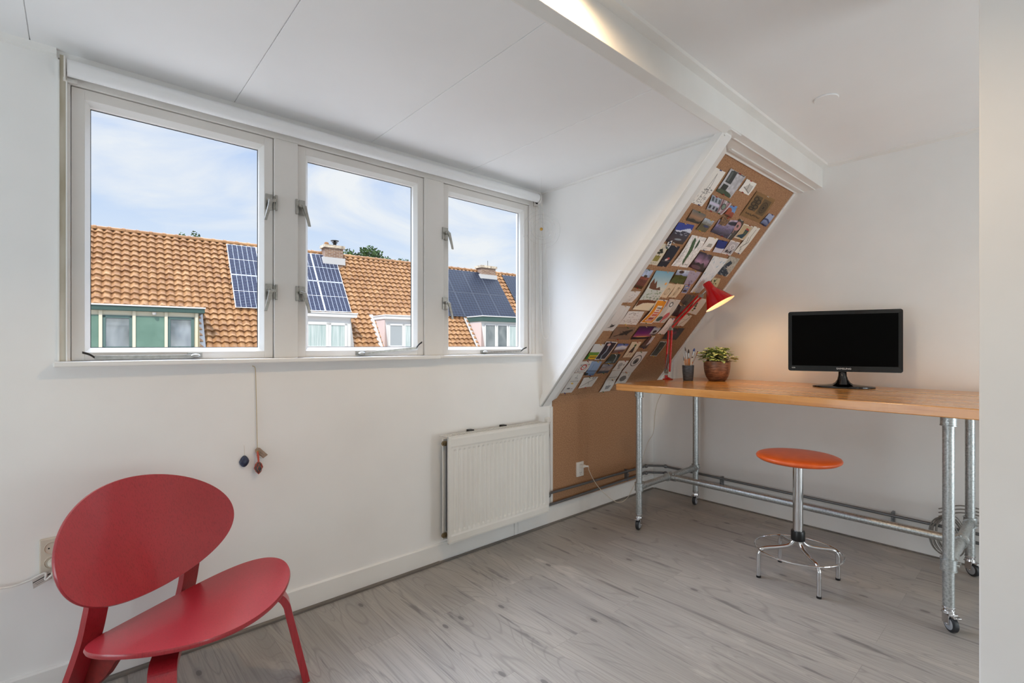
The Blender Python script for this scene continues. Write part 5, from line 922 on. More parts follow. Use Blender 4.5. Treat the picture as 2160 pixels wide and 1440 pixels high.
    ([(2.902, 0.381), (3.039, 0.382), (3.024, 0.188), (2.886, 0.195)], 0.006, 1, 'pinned_print', 'tall white sheet with a dark figure inside a ring', 'picture', [('f', (226, 220, 214)), ('o', 0.5, 0.42, 0.36, 0.24, (70, 66, 64), 0.025), ('e', 0.5, 0.44, 0.2, 0.14, (110, 106, 102)), ('e', 0.52, 0.46, 0.1, 0.08, (60, 56, 56))]),
    ([(2.762, 0.304), (2.883, 0.301), (2.87, 0.214), (2.755, 0.219)], 0.004, 1, 'pinned_drawing', 'white card with grey stippled discs, top of the strip of three cards', 'drawing', [('f', (224, 220, 214)), ('e', 0.4, 0.4, 0.2, 0.2, (178, 172, 168)), ('e', 0.75, 0.4, 0.08, 0.08, (170, 164, 160)), ('e', 0.5, 0.75, 0.13, 0.12, (178, 172, 168))]),
    ([(2.762, 0.215), (2.874, 0.214), (2.878, 0.127), (2.763, 0.128)], 0.004, 1, 'pinned_drawing', 'white card with a faint horizon line, middle of the strip of three cards', 'drawing', [('f', (220, 216, 210)), ('w', 0.1, 0.7, 0.8, 0.05, (150, 150, 148), 12), ('l', [(0.05, 0.72), (0.95, 0.66)], 0.02, (150, 148, 145))]),
    ([(2.889, 0.192), (3.02, 0.188), (3.03, 0.075), (2.9, 0.081)], 0.004, 1, 'pinned_drawing', 'white card with one dark stippled disc, just above the left end of the desk', 'drawing', [('f', (218, 214, 208)), ('e', 0.45, 0.5, 0.28, 0.24, (118, 114, 112)), ('n', 0.08, 14)]),
    ([(2.76, 0.131), (2.878, 0.127), (2.894, 0.017), (2.775, 0.015)], 0.006, 2, 'pinned_drawing', 'white card with a grey drawn bowl, bottom of the strip of three cards', 'drawing', [('f', (220, 216, 210)), ('p', [(0.25, 0.45), (0.75, 0.42), (0.65, 0.75), (0.35, 0.78)], (150, 148, 148)), ('l', [(0.45, 0.2), (0.5, 0.45)], 0.03, (170, 165, 160))]),
    ([(2.496, 0.167), (2.647, 0.167), (2.642, 0.078), (2.506, 0.07)], 0.003, 1, 'pinned_sketch', 'wide white sheet with one wandering branch line, low on the board', 'drawing', [('f', (224, 220, 214)), ('l', [(0.1, 0.85), (0.35, 0.6), (0.5, 0.45), (0.85, 0.2)], 0.03, (120, 116, 112)), ('l', [(0.5, 0.45), (0.6, 0.7)], 0.02, (140, 136, 132)), ('w', 0.6, 0.1, 0.3, 0.08, (120, 110, 108), 14)]),
    ([(2.362, 0.309), (2.484, 0.311), (2.473, 0.217), (2.369, 0.216)], 0.004, 1, 'pinned_drawing', 'white sheet with a drawn envelope and a red ring', 'drawing', [('f', (222, 216, 210)), ('l', [(0.15, 0.3), (0.85, 0.25), (0.8, 0.85), (0.2, 0.9), (0.15, 0.3)], 0.03, (130, 124, 120)), ('o', 0.5, 0.52, 0.2, 0.2, (186, 52, 44), 0.07), ('l', [(0.15, 0.3), (0.5, 0.55), (0.85, 0.25)], 0.03, (130, 124, 120))]),
    ([(2.359, 0.213), (2.46, 0.216), (2.47, 0.125), (2.359, 0.127)], 0.004, 2, 'pinned_sketch', 'white sheet with a small fountain drawn above a written line, low at the left edge', 'drawing', [('f', (216, 212, 206)), ('l', [(0.5, 0.2), (0.5, 0.5)], 0.03, (130, 128, 126)), ('w', 0.1, 0.8, 0.8, 0.04, (110, 106, 104), 16), ('s', 8, (130, 126, 124), 83, 0.3, 0.7, 0.4, 0.6)]),
    ([(2.36, 0.125), (2.47, 0.125), (2.463, 0.038), (2.353, 0.039)], 0.004, 1, 'pinned_sketch', 'white sheet with a tiny dark motif, the lowest one at the left edge', 'drawing', [('f', (212, 208, 204)), ('e', 0.4, 0.5, 0.14, 0.05, (95, 92, 92)), ('w', 0.3, 0.56, 0.5, 0.02, (120, 116, 114), 17)]),
]
# ------------------------------------------------------------------ cork boards and the pinned papers
s_lo, s_hi = -0.002, 1.692
cbd = MB(); q = [sl(2.335, s_lo, -.004), sl(3.467, s_lo, -.004), sl(3.467, s_hi, -.004), sl(2.480, s_hi, -.004)]; n_ = sl(0, 0, .004) - sl(0, 0, -.004)
cbd.prism(q, n_)
tag(cbd.build('cork_board', M_CORK), 'sloping brown cork board covered with pinned papers and photos', 'board')
tag(MB().prism([(2.309, 2.1995, .113), (3.302, 2.1995, .113), (3.302, 2.1995, .8135), (2.309, 2.1995, .8135)], (0, -.006, 0)).build('cork_board', M_CORK), 'bare upright brown cork board low beside the radiator', 'board')

def vnoise(h, w, scale, seed):
    r = np.random.RandomState(seed); gh, gw = int(scale) + 2, int(scale) + 2; g = r.rand(gh + 1, gw + 1)
    y = np.linspace(0, scale, h, endpoint=False); x = np.linspace(0, scale, w, endpoint=False); yi = y.astype(int); xi = x.astype(int); fy = (y - yi)[:, None]; fx = (x - xi)[None, :]
    fy = fy * fy * (3 - 2 * fy); fx = fx * fx * (3 - 2 * fx); a = g[yi][:, xi]; b = g[yi][:, xi + 1]; c = g[yi + 1][:, xi]; d = g[yi + 1][:, xi + 1]
    return (a * (1 - fx) + b * fx) * (1 - fy) + (c * (1 - fx) + d * fx) * fy
def paint(ops, w, h, seed):
    A = np.zeros((h, w, 3)) + 220.0; Y, X = np.mgrid[0:h, 0:w]; Y = (Y + .5) / h; X = (X + .5) / w; asp = h / w; rs = np.random.RandomState(seed)
    def put(m, c):
        m = np.clip(m, 0, 1)[..., None]; A[:] = A * (1 - m) + np.array(c, float) * m
    def line(pts, wd, c):
        for (x0, y0), (x1, y1) in zip(pts[:-1], pts[1:]):
            dx, dy = x1 - x0, (y1 - y0) * asp; L2 = dx * dx + dy * dy + 1e-9; px_, py_ = X - x0, (Y - y0) * asp; t = np.clip((px_ * dx + py_ * dy) / L2, 0, 1)
            d = np.hypot(px_ - t * dx, py_ - t * dy); put((wd * .5 - d) * w + .5, c)
    def poly(pts, c):
        ins = np.zeros((h, w), bool); n = len(pts)
        for i in range(n):
            (x0, y0), (x1, y1) = pts[i], pts[(i + 1) % n]; cond = ((y0 > Y) != (y1 > Y)); xi = (x1 - x0) * (Y - y0) / ((y1 - y0) if y1 != y0 else 1e-9) + x0; ins ^= cond & (X < xi)
        put(ins * 1.0, c)
    for o in ops:
        k = o[0]
        if k == 'f': A[:] = o[1]
        elif k == 'g':
            c = [np.array(v, float) for v in o[1:]]; t = Y * 2
            A[:] = np.where((t < 1)[..., None], c[0] * (1 - t[..., None]) + c[1] * t[..., None], c[1] * (2 - t[..., None]) + c[2] * (t[..., None] - 1))
        elif k == 'n': A[:] = A * (1 + (vnoise(h, w, o[2], seed + 3)[..., None] - .5) * 2 * o[1] + (rs.rand(h, w, 1) - .5) * o[1])
        elif k == 'q': put(((X >= o[1]) & (Y >= o[2]) & (X <= o[3]) & (Y <= o[4])) * 1.0, o[5])
        elif k == 'e': put((1 - np.hypot((X - o[1]) / o[3], (Y - o[2]) / o[4])) * min(o[3] * w, o[4] * h) + .5, o[5])
        elif k == 'o':
            d = np.hypot((X - o[1]) / o[3], (Y - o[2]) / o[4]); put((o[6] * .5 - abs(d - 1) * min(o[3], o[4])) * w + .6, o[5])
        elif k == 'l': line(o[1], max(o[2], 1.1 / w), o[3])
        elif k == 'p': poly(o[1], o[2])
        elif k == 'r':
            pr = o[1] + (vnoise(1, w, 6, o[4])[0] - .5) * o[2] + (rs.rand(w) - .5) * o[2] * .15; put((Y > pr[None, :]) * 1.0, o[3])
        elif k == 'b': put(((X < o[1]) | (X > 1 - o[1]) | (Y < o[1] / asp) | (Y > 1 - o[1] / asp)) * 1.0, o[2])
        elif k == 's':
            for _ in range(o[1]):
                x, y = rs.uniform(o[4], o[5]), rs.uniform(o[6], o[7]); line([(x, y), (x + rs.uniform(-.1, .1), y + rs.uniform(-.04, .04))], .018, o[2])
        elif k == 'k':
            for _ in range(o[1]):
                y = rs.uniform(o[4], o[5]); x = rs.uniform(max(o[6], .5 - y * .5), min(.98, .5 + y * .5)); v_ = rs.rand() < .5
                line([(x, y), (x + (0 if v_ else .12), y + (.04 if v_ else 0))], .018, o[2])
        elif k == 't':
            for _ in range(o[1]):
                x, y = rs.rand(), rs.rand(); a = rs.uniform(.6, 2.4); L = .16; poly([(x, y), (x + L * math.cos(a) * .7, y + L * math.sin(a) * .5), (x + L * math.cos(a + .35), y + L * math.sin(a + .35) * .5)], o[2])
        elif k == 'w':
            x, y, W2, H2, c = o[1:6]; n = max(8, int(W2 * w * .7)); r2 = np.random.RandomState(o[6]); pts = [(x + W2 * i / n, y + r2.uniform(-H2, H2)) for i in range(n + 1)]
            for i in range(n):
                if r2.rand() > .18: line([pts[i], pts[i + 1]], .02, c)
    A[:] = A * (1 + (rs.rand(h, w, 1) - .5) * .03)
    return np.clip(A, 0, 255)
def paper_mat(name, rough):
    def f(t, b):
        a = t.nodes.new('ShaderNodeAttribute'); a.attribute_name = 'print'; t.links.new(a.outputs['Color'], b.inputs['Base Color'])
    return mat(name, (220, 220, 220), rough, build=f)
M_PAPER = paper_mat('paper', .75); M_PHOTO = paper_mat('photo_paper', .32)
M_PIN = {k: mat('pin_' + k, c, .3) for k, c in (('red', (176, 24, 22)), ('blue', (30, 44, 120)), ('yellow', (226, 186, 50)), ('green', (30, 104, 54)), ('white', (226, 222, 214)), ('tan', (216, 178, 146)))}
pinc = ['blue', 'red', 'red', 'white', 'blue', 'red', 'green', 'red', 'green', 'yellow', 'tan', 'tan', 'red', 'white', 'red', 'tan', 'tan', 'yellow', 'blue', 'tan']
def bil(q, u, v):   # u right, v down; q = TL, TR, BR, BL as (x, s)
    a = (q[0][0] * (1 - u) + q[1][0] * u, q[0][1] * (1 - u) + q[1][1] * u); b = (q[3][0] * (1 - u) + q[2][0] * u, q[3][1] * (1 - u) + q[2][1] * u)
    return a[0] * (1 - v) + b[0] * v, a[1] * (1 - v) + b[1] * v
LFT = lambda s: 2.3450 + (s / 1.70) * .140
for i, (q, curl, layer, name, label, cat, ops) in enumerate(PRINTS):
    h0 = .0052 + .0014 * layer + .00004 * i
    q = [(min(a, 3.462), b) for a, b in q]
    wd = abs(q[1][0] - q[0][0]); ht = abs(q[0][1] - q[3][1]); nw = int(max(32, min(80, wd / .0024))); nh = int(max(36, min(120, ht / .0024)))
    img = paint(ops, nw + 1, nh + 1, 100 + i)
    c0 = sl(*bil(q, .5, .5), h0); root_loc = c0
    V = []; 
    for j in range(nh + 1):
        for k in range(nw + 1):
            u, v = k / nw, j / nh; x, s_ = bil(q, u, v)
            V.append(sl(x, s_, h0 + curl * (math.sin(math.pi * v) ** 1.3) * (.55 + .45 * math.sin(math.pi * u)) + .0012 * abs(2 * u - 1) ** 3) - root_loc)
    F = [(j * (nw + 1) + k, (j + 1) * (nw + 1) + k, (j + 1) * (nw + 1) + k + 1, j * (nw + 1) + k + 1) for j in range(nh) for k in range(nw)]
    me = bpy.data.meshes.new(name); me.from_pydata([tuple(p) for p in V], [], F); me.polygons.foreach_set('use_smooth', [True] * len(F))
    c = img.reshape(-1, 3) / 255.0; c = np.where(c <= .04045, c / 12.92, ((c + .055) / 1.055) ** 2.4); c = np.concatenate([c, np.ones((len(c), 1))], 1)
    at_ = me.attributes.new('print', 'FLOAT_COLOR', 'POINT'); at_.data.foreach_set('color', c.astype(np.float32).ravel())
    me.materials.append(M_PHOTO if 'photo' in name else M_PAPER)
    o = bpy.data.objects.new(name, me); COL.objects.link(o); o.location = root_loc
    tag(o, label, cat, 'papers pinned to the sloping cork board')
    if 'orange' in label and 'poster' in name:
        tm = MB(); ex = (sl(1, 0) - sl(0, 0)).normalized(); ey = (sl(0, 1) - sl(0, 0)).normalized(); ez = ex.cross(ey)
        for txt, vv, sz_ in (('TONYS', .295, .021), ('CHOCO', .585, .028), ('LONELY', .685, .024)):
            x, s_ = bil(q, .53, vv); P_ = sl(x, s_, h0 + curl * .98 + .0016) - root_loc
            Mx = Matrix((( ex.x, ey.x, ez.x, P_.x), (ex.y, ey.y, ez.y, P_.y), (ex.z, ey.z, ez.z, P_.z), (0, 0, 0, 1)))
            if txt == 'TONYS': text_mesh(tm, txt, sz_, Mx, .0002)
        lo_ = tm.build('lettering', mat('poster_ink', (50, 38, 36), .7), o, local=True)
    for e_, (uu, vv) in enumerate(((.5 + .12 * math.sin(i * 2.3), .012), (.5 + .15 * math.cos(i * 1.7), .985))):
        if e_ == 1 and i % 5 == 3: continue
        x, s_ = bil(q, uu, vv); hb = h0 + .0002
        ez = (sl(0, 0, 1) - sl(0, 0, 0)).normalized(); P_ = sl(x, s_, hb) - root_loc
        PM_ = Matrix.Translation(P_) @ ez.to_track_quat('Z', 'Y').to_matrix().to_4x4()
        pm = MB().lathe([(0, 0), (.0034, 0), (.0036, .0012), (.0020, .0022), (.0017, .0065), (.0030, .0085), (.0030, .0095), (0, .0098)], n=10, M=PM_)
        pm.build('push_pin', M_PIN[pinc[(i + (3 if e_ and i > 9 else 0)) % len(pinc)] if i < 20 else ('tan' if i < 46 and i % 3 else ['yellow', 'blue', 'green', 'red', 'white'][(i + e_) % 5])], o, local=True)
PRINTS = None
tag(MB().lathe([(0, 0), (.0034, 0), (.0036, .0012), (.0020, .0022), (.0017, .0065), (.0030, .0085), (.0030, .0095), (0, .0098)], n=10, M=Matrix.Translation(sl(2.80, .25, .004)) @ (sl(0, 0, 1) - sl(0, 0, 0)).to_track_quat('Z', 'Y').to_matrix().to_4x4()).build('push_pin', M_PIN['red']), 'lone red push pin in bare cork above the left end of the desk', 'push pin')

# ------------------------------------------------------------------ the street outside
ER = math.radians(-3.5246); EXv = Vector((math.cos(ER), math.sin(ER), 0)); EYv = Vector((-math.sin(ER), math.cos(ER), 0))
def ext(x, y, z=0): return Vector((EXv.x * x + EYv.x * y, EXv.y * x + EYv.y * y, z))
gd = MB().box((-60, 3, -5.7), (90, 90, -5.5)); struct(gd.build('ground', mat('street_paving', (150, 142, 132), .9, build=mottled((130, 122, 114), (160, 152, 142), .6))))
def tilemat(t, b):
    v = obj_coord(t); n = noise_node(t, v, 3.0, 5, .65, .5); n2 = noise_node(t, v, 14, 4, .6); vo = t.nodes.new('ShaderNodeTexVoronoi'); vo.inputs['Scale'].default_value = 1.0
    m = t.nodes.new('ShaderNodeMapping'); m.inputs['Scale'].default_value = (4.2, 6.5, 5.2); t.links.new(v, m.inputs[0]); t.links.new(m.outputs[0], vo.inputs['Vector'])
    sc = t.nodes.new('ShaderNodeSeparateColor'); t.links.new(vo.outputs['Color'], sc.inputs[0])
    c = ramp(t, sc.outputs[0], [(0.0, lin((124, 86, 52))), (0.5, lin((140, 101, 62))), (1.0, lin((158, 120, 80)))])
    c = mixc(t, ramp(t, n.outputs['Fac'], [(0.42, (0,) * 3), (0.64, (0.55,) * 3)]), c, lin((132, 92, 52)))
    c = mixc(t, ramp(t, n2.outputs['Fac'], [(0.62, (0,) * 3), (0.74, (0.6,) * 3)]), c, lin((184, 154, 128)))
    c = mixc(t, ramp(t, n2.outputs['Fac'], [(0.26, (0.5,) * 3), (0.36, (0,) * 3)]), c, lin((92, 56, 38)))
    t.links.new(c, b.inputs['Base Color'])
M_TILE = mat('orange_pantile', (200, 124, 82), .8, build=tilemat)
M_WHITE = mat('white_paint_outside', (206, 206, 204), .6); M_CREAM = mat('cream_paint_outside', (206, 200, 178), .6); M_PINKW = mat('pale_render', (192, 172, 164), .8)
M_GREEN = mat('dark_green_paint', (50, 76, 70), .5); M_GREENP = mat('green_panel', (92, 122, 108), .5, build=mottled((86, 116, 102), (98, 128, 114), 3)); M_GREENF = mat('green_sash', (78, 102, 98), .5)
def outglass(t, b):
    v = obj_coord(t, (1.3, 1, .7)); n = noise_node(t, v, 1.6, 2, .5, .4)
    t.links.new(ramp(t, n.outputs['Fac'], [(0.35, lin((84, 92, 94))), (0.65, lin((124, 130, 130)))]), b.inputs['Base Color'])
M_OGLASS = mat('outside_glass', (120, 134, 140), .06, spec=.8, build=outglass)
M_CURT = mat('pale_teal_curtain', (196, 216, 210), .4, build=mottled((140, 160, 156), (190, 198, 196), 3, 2, (7, 1, .3)))
M_BLIND = mat('grey_blind', (150, 156, 158), .5)
M_LEAD = mat('lead_flashing', (170, 168, 166), .6); M_BRICK = None
def brickmat(t, b):
    v = obj_coord(t, (1, 1, 1), (math.pi / 2, 0, 0)); br = t.nodes.new('ShaderNodeTexBrick'); t.links.new(v, br.inputs['Vector']); br.inputs['Scale'].default_value = 1
    br.inputs['Color1'].default_value = (*lin((104, 72, 54)), 1); br.inputs['Color2'].default_value = (*lin((128, 98, 76)), 1); br.inputs['Mortar'].default_value = (*lin((150, 142, 132)), 1)
    br.inputs['Brick Width'].default_value = .21; br.inputs['Row Height'].default_value = .065; br.inputs['Mortar Size'].default_value = .008
    t.links.new(br.outputs['Color'], b.inputs['Base Color'])
M_BRICK = mat('old_brick', (160, 120, 96), .9, build=brickmat)
TP = 1.266; ZB = .923; YR = 3.32        # roof: z = ZB + TP*y in house space
def tiles(mb, w, y0=-1.9):
    per = .238; nper = int(round(w / per)); per = w / nper; co = .193; nrow = int((YR - y0) / (co * .62 / .785 * 1.0)) ; dy = (YR - y0) / nrow
    xs_ = [i * per / 8 for i in range(nper * 8 + 1)]
    def prof(x):
        p = (x / per) % 1.0; return .034 * math.sin(2 * math.pi * p) + .012 * math.sin(4 * math.pi * p + .8)
    rows = []
    for r in range(nrow):
        rows.append((y0 + r * dy, .058)); rows.append((y0 + (r + 1) * dy - .006, -.004))
    V = []; 
    for (y, lift) in rows:
        for x in xs_:
            h = prof(x) + lift; V.append((x, y - h * .785, ZB + TP * y + h * .62))
    n = len(xs_); F = []
    for j in range(len(rows) - 1):
        for i in range(n - 1): F.append((j * n + i, j * n + i + 1, (j + 1) * n + i + 1, (j + 1) * n + i))
    mb.add(V, F, True)
def ridge(mb, w):
    k = int(w / .38); st = w / k
    for i in range(k):
        x = i * st; z = ZB + TP * YR
        for (a, b, r) in ((0, st * .86, .095), (st * .82, st * 1.04, .112)):
            pts = []
            for xx in (x + a, x + b):
                for q_ in range(9):
                    an = math.radians(-15 + 210 * q_ / 8); pts.append((xx, YR - math.cos(an) * r, z - .03 + math.sin(an) * r))
            mb.add(pts, [(q_, q_ + 1, 9 + q_ + 1, 9 + q_) for q_ in range(8)], True)
HN = 18.3
def house(x0, x1, label):
    w = x1 - x0; o = thing('row_house', label, 'house', ext(x0, HN, 0), None, ER); o['group'] = 'row houses across the street'
    t = MB(); tiles(t, w); t.build('tiled_roof', M_TILE, o, local=True, angle=42)
    r = MB(); ridge(r, w); r.build('ridge_tiles', M_TILE, o, local=True)
    zr = ZB + TP * YR
    MB().prism([(.01, -1.88, -5.5), (.01, -1.88, ZB - 1.9 * TP - .1), (.01, YR, zr - .08), (.01, 2 * YR + 1.9, ZB - 1.9 * TP - .1), (.01, 2 * YR + 1.9, -5.5)], (w - .02, 0, 0)).build('house_walls', M_BRICK, o, local=True)
    return o
H1 = house(-8.6, -2.0, 'tiled row house beyond the left edge of the left window'); H2 = house(-2.0, 2.95, 'row house whose dormer has green panels and a green eaves board')
H3 = house(2.95, 7.0, 'row house with a white dormer and white-gridded solar panels'); H4 = house(7.0, 11.05, 'row house with plain tiles and a small white dormer, right of the first chimney')
H5 = house(11.05, 15.1, 'row house with all-black solar panels over a green-edged dormer'); H6 = house(15.1, 21.0, 'farthest row house to the right, beyond the second chimney')
def dormer(o, hx, x0, x1, ztop, fm, wallm, edge=.15, fasc=.14, side_=None):
    D = MB(); yb = (ztop - ZB) / TP
    D.prism([(x0 - hx, 0, -.4), (x0 - hx, 0, ztop - fasc), (x0 - hx, yb + .15, ztop - fasc), (x0 - hx, (-.4 - ZB) / TP + .2, -.4)], (x1 - x0, 0, 0))
    d = D.build('dormer', wallm, o, local=True)
    MB().box((x0 - edge - hx, -.16, ztop - fasc), (x1 + edge - hx, yb + .1, ztop - .02)).build('dormer_fascia', fm, d, local=True, bevel=.01)
    MB().box((x0 - edge - .02 - hx, -.19, ztop - .02), (x1 + edge + .02 - hx, yb + .15, ztop + .02)).build('dormer_roof_edge', M_WHITE, d, local=True)
    fl = MB()
    for xx, sgn in ((x0, -1), (x1, 1)):
        a = xx - hx + sgn * .04; b = a + sgn * .16
        ys = [(-.5 - ZB) / TP + .0, yb]; pts = [(min(a, b), ys[0], ZB + TP * ys[0] + .075), (max(a, b), ys[0], ZB + TP * ys[0] + .075), (max(a, b), ys[1], ZB + TP * ys[1] + .075), (min(a, b), ys[1], ZB + TP * ys[1] + .075)]
        fl.prism(pts, (0, .03, -.03))
    fl.build('flashing', M_LEAD, d, local=True)
    return d
def win(d, hx, x0, x1, z0, z1, fm, gm, fw=.06, y=-.03):
    f = MB().box((x0 - hx, y, z0), (x0 - hx + fw, .02, z1)).box((x1 - hx - fw, y, z0), (x1 - hx, .02, z1)).box((x0 - hx, y, z0), (x1 - hx, .02, z0 + fw)).box((x0 - hx, y, z1 - fw), (x1 - hx, .02, z1))
    f.build('dormer_window', fm, d, local=True, bevel=.006)
    MB().box((x0 - hx + fw * .8, y + .02, z0 + fw * .8), (x1 - hx - fw * .8, .0, z1 - fw * .8)).build('window_pane', gm, d, local=True)
E0 = 1.15
d2 = dormer(H2, -2.0, -1.75, 1.76, 2.32, M_GREEN, M_CREAM, .15, .16)
for a, b, kind in ((-1.40, -.66, 'p'), (-.58, .10, 'w'), (.18, .88, 'p'), (.95, 1.63, 'w')):
    if kind == 'p': MB().box((a + 2.0, -.035, 1.04), (b + 2.0, .0, 2.02)).build('dormer_panel', M_GREENP, d2, local=True, bevel=.006)
    else: win(d2, -2.0, a, b, 1.04, 2.02, M_GREENF, M_OGLASS, .075)
for x in (-1.44, -.62, .14, .915, 1.70): MB().box((x - .04 + 2.0, -.06, .9), (x + .04 + 2.0, .01, 2.16)).build('mullion', M_CREAM, d2, local=True, bevel=.006)
MB().lathe([(0, -.05), (.04, -.04), (.055, 0), (.05, .03), (0, .03)], (.62 + 2.0, -.12, 2.10), 16).build('security_light', M_LEAD, d2, local=True)
MB().box((.2, -.08, .86), (3.8, .02, .93)).build('dormer_sill', M_CREAM, d2, local=True)
d3 = dormer(H3, 2.95, 3.95, 6.62, 2.34, M_WHITE, M_WHITE, .2, .15)
win(d3, 2.95, 4.98, 5.80, 1.02, 2.00, M_WHITE, M_CURT, .10); win(d3, 2.95, 5.80, 6.48, 1.02, 1.98, M_WHITE, M_CURT, .09); win(d3, 2.95, 4.1, 4.96, 1.02, 2.0, M_WHITE, M_CURT, .1)
d4 = dormer(H4, 7.0, 7.99, 10.3, 2.34, M_WHITE, M_WHITE, .04, .15)
win(d4, 7.0, 8.13, 8.80, 1.06, 2.02, M_WHITE, M_BLIND, .08); win(d4, 7.0, 8.80, 9.55, 1.02, 2.02, M_WHITE, M_CURT, .07); win(d4, 7.0, 9.6, 10.2, 1.02, 2.02, M_WHITE, M_CURT, .07)
MB().ball((9.12 - 7.0, -.1, 2.12), .05, 12).build('security_light', M_WHITE, d4, local=True)
d5 = dormer(H5, 11.05, 12.61, 15.0, 2.48, M_GREEN, M_WHITE, .04, .24)
for a, b, g in ((12.80, 13.42, M_OGLASS), (13.49, 14.11, M_OGLASS), (14.18, 14.82, M_CURT)): win(d5, 11.05, a, b, 1.04, 2.12, M_WHITE, g, .05)
for H, hx, xx in ((H4, 7.0, 7.99), (H5, 11.05, 12.61)):   # rendered cheeks of the two dormers that show their side
    yb = .95; MB().prism([(xx - hx - .012, -.01, .3), (xx - hx - .012, -.01, 2.18), (xx - hx - .012, yb, 2.18), (xx - hx - .012, -.40, .45)], (.012, 0, 0)).build('dormer_cheek', M_PINKW, [c for c in H.children if c.name.startswith('dormer')][0], local=True)
def chimney(x, y, w, z1, label_part, H, hx, pots):
    c = MB().box((x - hx - w / 2, y - HN - .25, 3.9), (x - hx + w / 2, y - HN + .25, z1 - .10)).build('chimney', M_BRICK, H, local=True)
    MB().box((x - hx - w / 2 - .06, y - HN - .31, z1 - .12), (x - hx + w / 2 + .06, y - HN + .31, z1)).build('chimney_cap', mat('weathered_cap', (176, 160, 138), .9, build=mottled((120, 108, 92), (206, 192, 170), 8)), c, local=True)
    MB().box((x - hx - w / 2 - .10, y - HN - .29, 4.60), (x - hx + w / 2 + .08, y - HN + .28, 4.89)).build('flashing', M_LEAD, c, local=True)
    for (dx, kind) in pots:
        if kind == 'cowl': MB().cyl((x - hx + dx, y - HN, z1), (x - hx + dx, y - HN, z1 + .18), .07, 16).cyl((x - hx + dx, y - HN, z1 + .22), (x - hx + dx, y - HN, z1 + .25), .17, 16).cyl((x - hx + dx, y - HN, z1 + .15), (x - hx + dx, y - HN, z1 + .17), .12, 16).cyl((x - hx + dx, y - HN, z1 + .17), (x - hx + dx, y - HN, z1 + .23), .05, 8).build('chimney_cowl', M_DARKM, c, local=True)
        elif kind == 'pot': MB().lathe([(.09, 0), (.10, .08), (.07, .14), (0, .15)], (x - hx + dx, y - HN, z1), 16).build('chimney_pot', M_TILE, c, local=True)
        else: MB().cyl((x - hx + dx, y - HN, z1), (x - hx + dx, y - HN, z1 + .32), .012, 6).build('aerial', M_DARKM, c, local=True)
chimney(6.93, 21.35, .76, 5.42, '', H3, 2.95, ((.10, 'cowl'), (-.25, 'pot')))
chimney(15.05, 21.4, .92, 5.36, '', H5, 11.05, ((.12, 'aerial'),))

# solar panels: one of each kind, then copies
def panelmat(cell, line, ncx, ncy):
    def f(t, b):
        tc = t.nodes.new('ShaderNodeUVMap'); m = t.nodes.new('ShaderNodeMapping'); m.inputs['Scale'].default_value = (ncx, ncy, 1); t.links.new(tc.outputs[0], m.inputs[0])
        br = t.nodes.new('ShaderNodeTexBrick'); br.offset = 0; t.links.new(m.outputs[0], br.inputs['Vector']); br.inputs['Scale'].default_value = 1; br.inputs['Brick Width'].default_value = 1; br.inputs['Row Height'].default_value = 1
        br.inputs['Mortar Size'].default_value = line[1]; br.inputs['Mortar Smooth'].default_value = 0
        br.inputs['Color1'].default_value = (*lin(cell), 1); br.inputs['Color2'].default_value = (*lin(cell), 1); br.inputs['Mortar'].default_value = (*lin(line[0]), 1)
        t.links.new(br.outputs['Color'], b.inputs['Base Color'])
    return f
M_PV1 = mat('solar_cells_gridded', (40, 48, 88), .45, spec=.1, build=panelmat((18, 22, 46), ((176, 182, 196), .035), 6, 10))
M_PV2 = mat('solar_cells_black', (36, 42, 58), .42, spec=.15, build=panelmat((26, 30, 42), ((66, 74, 92), .03), 6, 10))
M_PVF = mat('solar_frame_silver', (214, 216, 220), .4, .5); M_PVB = mat('solar_frame_black', (58, 62, 72), .4)
RN = Vector((0, -.785, .62)); RS = Vector((0, .6199, .7847))
def panel(kind, w, L):
    o = thing('solar_panel', 'x', 'solar panel', (0, 0, 0), None, ER)
    me = bpy.data.meshes.new('cells'); n_ = 0.115
    def P(x, s, h): return Vector((x, 0, 0)) + RS * s + RN * h
    g_ = .018
    parts = ((g_, L / 2 - g_ * .6), (L / 2 + g_ * .6, L - g_)) if kind == 1 else ((g_, L - g_),)
    V = []; F = []; UV = []
    for (a, b) in parts:
        k = len(V); V += [P(g_, a, n_), P(w - g_, a, n_), P(w - g_, b, n_), P(g_, b, n_)]; F.append((k, k + 1, k + 2, k + 3)); UV += [(0, 0), (1, 0), (1, 1), (0, 1)]
    me.from_pydata([tuple(v) for v in V], [], F); uv = me.uv_layers.new(name='UVMap')
    for i_, c_ in enumerate(UV): uv.data[i_].uv = c_
    me.materials.append(M_PV1 if kind == 1 else M_PV2); ob = bpy.data.objects.new('cells', me); COL.objects.link(ob); ob.parent = o
    f = MB().hexa([P(0, 0, n_ - .035), P(w, 0, n_ - .035), P(w, L, n_ - .035), P(0, L, n_ - .035), P(0, 0, n_ - .003), P(w, 0, n_ - .003), P(w, L, n_ - .003), P(0, L, n_ - .003)])
    f.build('panel_frame', M_PVF if kind == 1 else M_PVB, o, local=True)
    r = MB()
    for s_ in (.25 * L, .75 * L): r.hexa([P(-.04, s_, .05), P(w + .04, s_, .05), P(w + .04, s_ + .04, .05), P(-.04, s_ + .04, .05), P(-.04, s_, .085), P(w + .04, s_, .085), P(w + .04, s_ + .04, .085), P(-.04, s_ + .04, .085)])
    r.build('mounting_rail', M_DARKM, o, local=True)
    return o
def place(o, x, s):   # x along the street, s up the slope from the roof line at house-space y=0
    p_ = ext(x, HN + s * RS.y, ZB + s * RS.z); o.location = p_
def copy_tree(o):
    c = o.copy(); COL.objects.link(c)
    for ch in o.children:
        d = ch.copy(); COL.objects.link(d); d.parent = c
    return c
